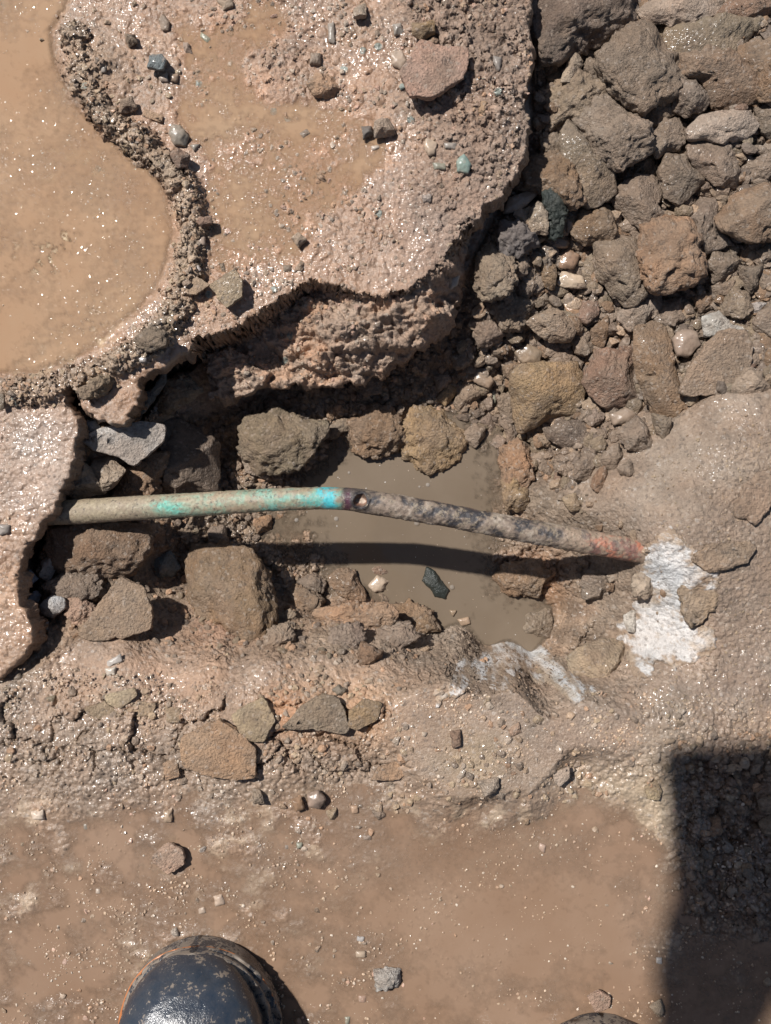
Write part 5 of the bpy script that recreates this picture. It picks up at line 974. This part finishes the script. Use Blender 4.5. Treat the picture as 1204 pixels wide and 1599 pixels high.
def boot(cx, tipy, seed, rot=0):
    L_ = .30; nf, na = 90, 64; fr = (np.linspace(0, 1, nf)**1.35)*.9995+.0002
    def loft(w, zfun, name, colf, alph, zb, inset=0, sq=2.0):
        ang = np.linspace(0, 2*math.pi, na, endpoint=False); vs = []; cs = []
        for f in fr:
            hw = max(float(boot_outline(np.array(f), w, 0))-inset, .0004); zt = zfun(f); ca, sa = np.cos(ang), np.sin(ang)
            X_ = hw*np.sign(ca)*np.abs(ca)**(2/sq); Z_ = (zb+zt)/2+(zt-zb)/2*np.sign(sa)*np.abs(sa)**(2/sq)
            Y_ = np.full(na, -f*L_)
            vs.append(np.stack([X_, Y_, Z_], 1)); cs.append(np.tile(colf(f), (na, 1)))
        vv = np.concatenate(vs); d = fbm3(vv+seed, 60, seed, 3)*.0013-np.exp(-(fbm3(vv+seed, 38, seed+9, 3)/.035)**2)*.0011*(name == 'boot')+(np.maximum(fbm3(vv+seed, 130, seed+4, 4)-.05, 0)*.009*(name in ('toe_rand', 'sole'))); vv[:, 2] += d*(vv[:, 2] > .004); vv[:, 0] += d*.6
        if rot: c_, s_ = math.cos(rot), math.sin(rot); vv = np.stack([vv[:, 0]*c_-vv[:, 1]*s_, vv[:, 0]*s_+vv[:, 1]*c_, vv[:, 2]], 1)
        vv += np.array([cx, tipy+.5, 0]); g = np.arange(nf*na).reshape(nf, na)
        q_ = np.stack([g[:-1], np.roll(g, -1, 1)[:-1], np.roll(g, -1, 1)[1:], g[1:]], -1).reshape(-1, 4)
        cc_ = np.concatenate(cs); cc_ = np.concatenate([cc_, np.full((len(cc_), 1), alph)], 1)
        vv = np.concatenate([vv, vv[:na].mean(0)[None], vv[-na:].mean(0)[None]]); cc_ = np.concatenate([cc_, cc_[:2]])
        k0 = nf*na; t_ = [[k0, (i+1) % na, i] for i in range(na)]+[[k0+1, (nf-1)*na+i, (nf-1)*na+(i+1) % na] for i in range(na)]
        return mesh_np(name, vv, q_, np.array(t_), col=cc_, mat=M_boot)
    up_ = link('boot', loft(.0495, lambda f: .022+.048*math.sqrt(max(0, 1-(1-min(f, .2)/.2)**2))+.05*float(ss(.35, .7, np.array(f))), 'boot', lambda f: (.016, .026, .042), .40, .014, 0, 2.35), person)
    sole = link('sole', loft(.0545, lambda f: .020, 'sole', lambda f: (.024, .028, .036), .55, 0, 0, 6), up_)
    wl = link('welt', loft(.0549, lambda f: .0170, 'welt', lambda f: (.42, .15, .05), .36, .0145, 0, 3), up_)
    rim = link('toe_rand', loft(.0515, lambda f: .026, 'toe_rand', lambda f: (.022, .034, .05), .58, .018, 0, 3), up_)
    # shaft
    n_a, n_s = 40, 24; vs = []
    for k in range(n_s):
        s1 = k/(n_s-1); z_ = .07+.25*s1; y_ = -.215-.02*s1
        a = np.linspace(0, 2*math.pi, n_a, endpoint=False); vs.append(np.stack([np.cos(a)*(.045+.012*s1), y_+np.sin(a)*(.058-.002*s1), np.full(n_a, z_)], 1))
    vv = np.concatenate(vs); vv += (fbm3(vv+seed, 30, 5, 3)*.003)[:, None]
    if rot: c_, s_ = math.cos(rot), math.sin(rot); vv = np.stack([vv[:, 0]*c_-vv[:, 1]*s_, vv[:, 0]*s_+vv[:, 1]*c_, vv[:, 2]], 1)
    vv += np.array([cx, tipy+.5, 0]); g = np.arange(n_s*n_a).reshape(n_s, n_a); q_ = np.stack([g[:-1], np.roll(g, -1, 1)[:-1], np.roll(g, -1, 1)[1:], g[1:]], -1).reshape(-1, 4)
    link('boot_shaft', mesh_np('boot_shaft', vv, q_, col=np.tile([.028, .034, .045, .4], (len(vv), 1)), mat=M_boot), up_)
    return up_
boot(-.1275, -.2905, 3, 0.05); boot(.1475, -.3435, 8, -0.06)
def skin(name, verts, edges, mat, parent, sub=2):
    me = bpy.data.meshes.new(name); me.from_pydata([v[:3] for v in verts], edges, []); o = link(name, me, parent)
    mo = o.modifiers.new('skin', 'SKIN'); mo.use_smooth_shade = True; sk = me.skin_vertices[0].data
    for i, v in enumerate(verts): sk[i].radius = (v[3], v[4] if len(v) > 4 else v[3]); sk[i].use_root = (i == 0)
    o.modifiers.new('sub', 'SUBSURF').levels = sub; o.modifiers['sub'].render_levels = sub; me.materials.append(mat); return o
def Y(y): return y+.5       # person-local
skinm = flatmat('skin', (.42, .25, .18), .55); trous = flatmat('navy work trousers', (.03, .035, .05)); jack = flatmat('dark work jacket', (.05, .05, .055)); hairm = flatmat('brown hair', (.04, .025, .018), .6)
# squatting body: pelvis 0, chest, neck, head; legs; arms; hands with fingers holding the phone
B = [(0, Y(-.80), .36, .14), (0, Y(-.76), .50, .135), (0, Y(-.70), .66, .15), (0, Y(-.63), .80, .15), (0, Y(-.56), .90, .06), (0, Y(-.52), .96, .055), (0, Y(-.47), 1.02, .088, .078), (0, Y(-.45), 1.10, .085, .075),
     (-.11, Y(-.74), .36, .10), (-.20, Y(-.42), .47, .068), (-.14, Y(-.52), .25, .055), (-.135, Y(-.52), .12, .045),
     (.11, Y(-.74), .36, .10), (.22, Y(-.46), .47, .068), (.165, Y(-.57), .25, .055), (.16, Y(-.57), .12, .045),
     (-.17, Y(-.62), .82, .065), (-.25, Y(-.42), .68, .048), (-.168, Y(-.11), .665, .030), (.17, Y(-.62), .82, .065), (.24, Y(-.40), .68, .048), (-.02, Y(-.10), .665, .030),
     (-.150, Y(-.050), .655, .034, .016), (-.05, Y(-.045), .655, .034, .016)]
E_ = [(0, 1), (1, 2), (2, 3), (3, 4), (4, 5), (5, 6), (6, 7), (0, 8), (8, 9), (9, 10), (10, 11), (0, 12), (12, 13), (13, 14), (14, 15), (3, 16), (16, 17), (17, 18), (3, 19), (19, 20), (20, 21), (18, 22), (21, 23)]
for hand, sx in ((22, -1), (23, 1)):
    hx_, hy_, hz_ = B[hand][:3]
    for k, (dx, ln) in enumerate(((-.026, .062), (-.009, .072), (.009, .068), (.025, .055))):
        n0 = len(B); x0 = hx_+dx*1.0
        B += [(x0, hy_+.035, hz_+.004, .0088), (x0-sx*.012, hy_+.035+ln*.5, hz_-.006, .0082), (x0-sx*.022, hy_+.035+ln*.75, hz_-.016, .0075)]; E_ += [(hand, n0), (n0, n0+1), (n0+1, n0+2)]
    n0 = len(B); B += [(hx_-sx*.036, hy_+.012, hz_+.006, .0105), (hx_-sx*.050, hy_+.045, hz_-.002, .009)]; E_ += [(hand, n0), (n0, n0+1)]
body = skin('body', B, E_, skinm, person, 2)
skin('trousers', [(0, Y(-.80), .37, .15), (0, Y(-.77), .48, .145), (-.11, Y(-.74), .365, .11), (-.20, Y(-.42), .475, .082), (-.14, Y(-.52), .27, .068), (.11, Y(-.74), .365, .11), (.22, Y(-.46), .475, .082), (.165, Y(-.57), .27, .068)],
     [(0, 1), (0, 2), (2, 3), (3, 4), (0, 5), (5, 6), (6, 7)], trous, person)
skin('jacket', [(0, Y(-.76), .50, .15), (0, Y(-.70), .66, .165), (0, Y(-.63), .80, .165), (-.17, Y(-.62), .82, .08), (-.25, Y(-.42), .682, .06), (-.172, Y(-.15), .67, .040), (.17, Y(-.62), .82, .08), (.24, Y(-.40), .682, .06), (0, Y(-.14), .67, .042)],
     [(0, 1), (1, 2), (2, 3), (3, 4), (4, 5), (2, 6), (6, 7), (7, 8)], jack, person)
skin('hair', [(0, Y(-.475), 1.115, .086), (0, Y(-.50), 1.06, .08)], [(0, 1)], hairm, person)
# phone, held flat above the hole
def box(name, x0, x1, y0, y1, z0, z1, mat, bev=.003, parent=None):
    bm = bmesh.new(); bmesh.ops.create_cube(bm, size=1)
    for v in bm.verts: v.co = ((x0+x1)/2+v.co.x*(x1-x0), (y0+y1)/2+v.co.y*(y1-y0), (z0+z1)/2+v.co.z*(z1-z0))
    bmesh.ops.bevel(bm, geom=bm.edges[:], offset=bev, segments=3, affect='EDGES'); me = bpy.data.meshes.new(name); bm.to_mesh(me); bm.free(); me.materials.append(mat); return link(name, me, parent)
phone = box('phone', -.152, -.072, -.030, .136, .622, .632, flatmat('dark phone glass', (.02, .02, .022), .15), .0045)
phone.rotation_euler.z = 0.05
tag(phone, 'dark phone held above the pit out of the photo', 'phone')
box('screen', -.149, -.075, -.027, .133, .6322, .6330, flatmat('black screen', (.01, .01, .012), .1), .0003, phone)
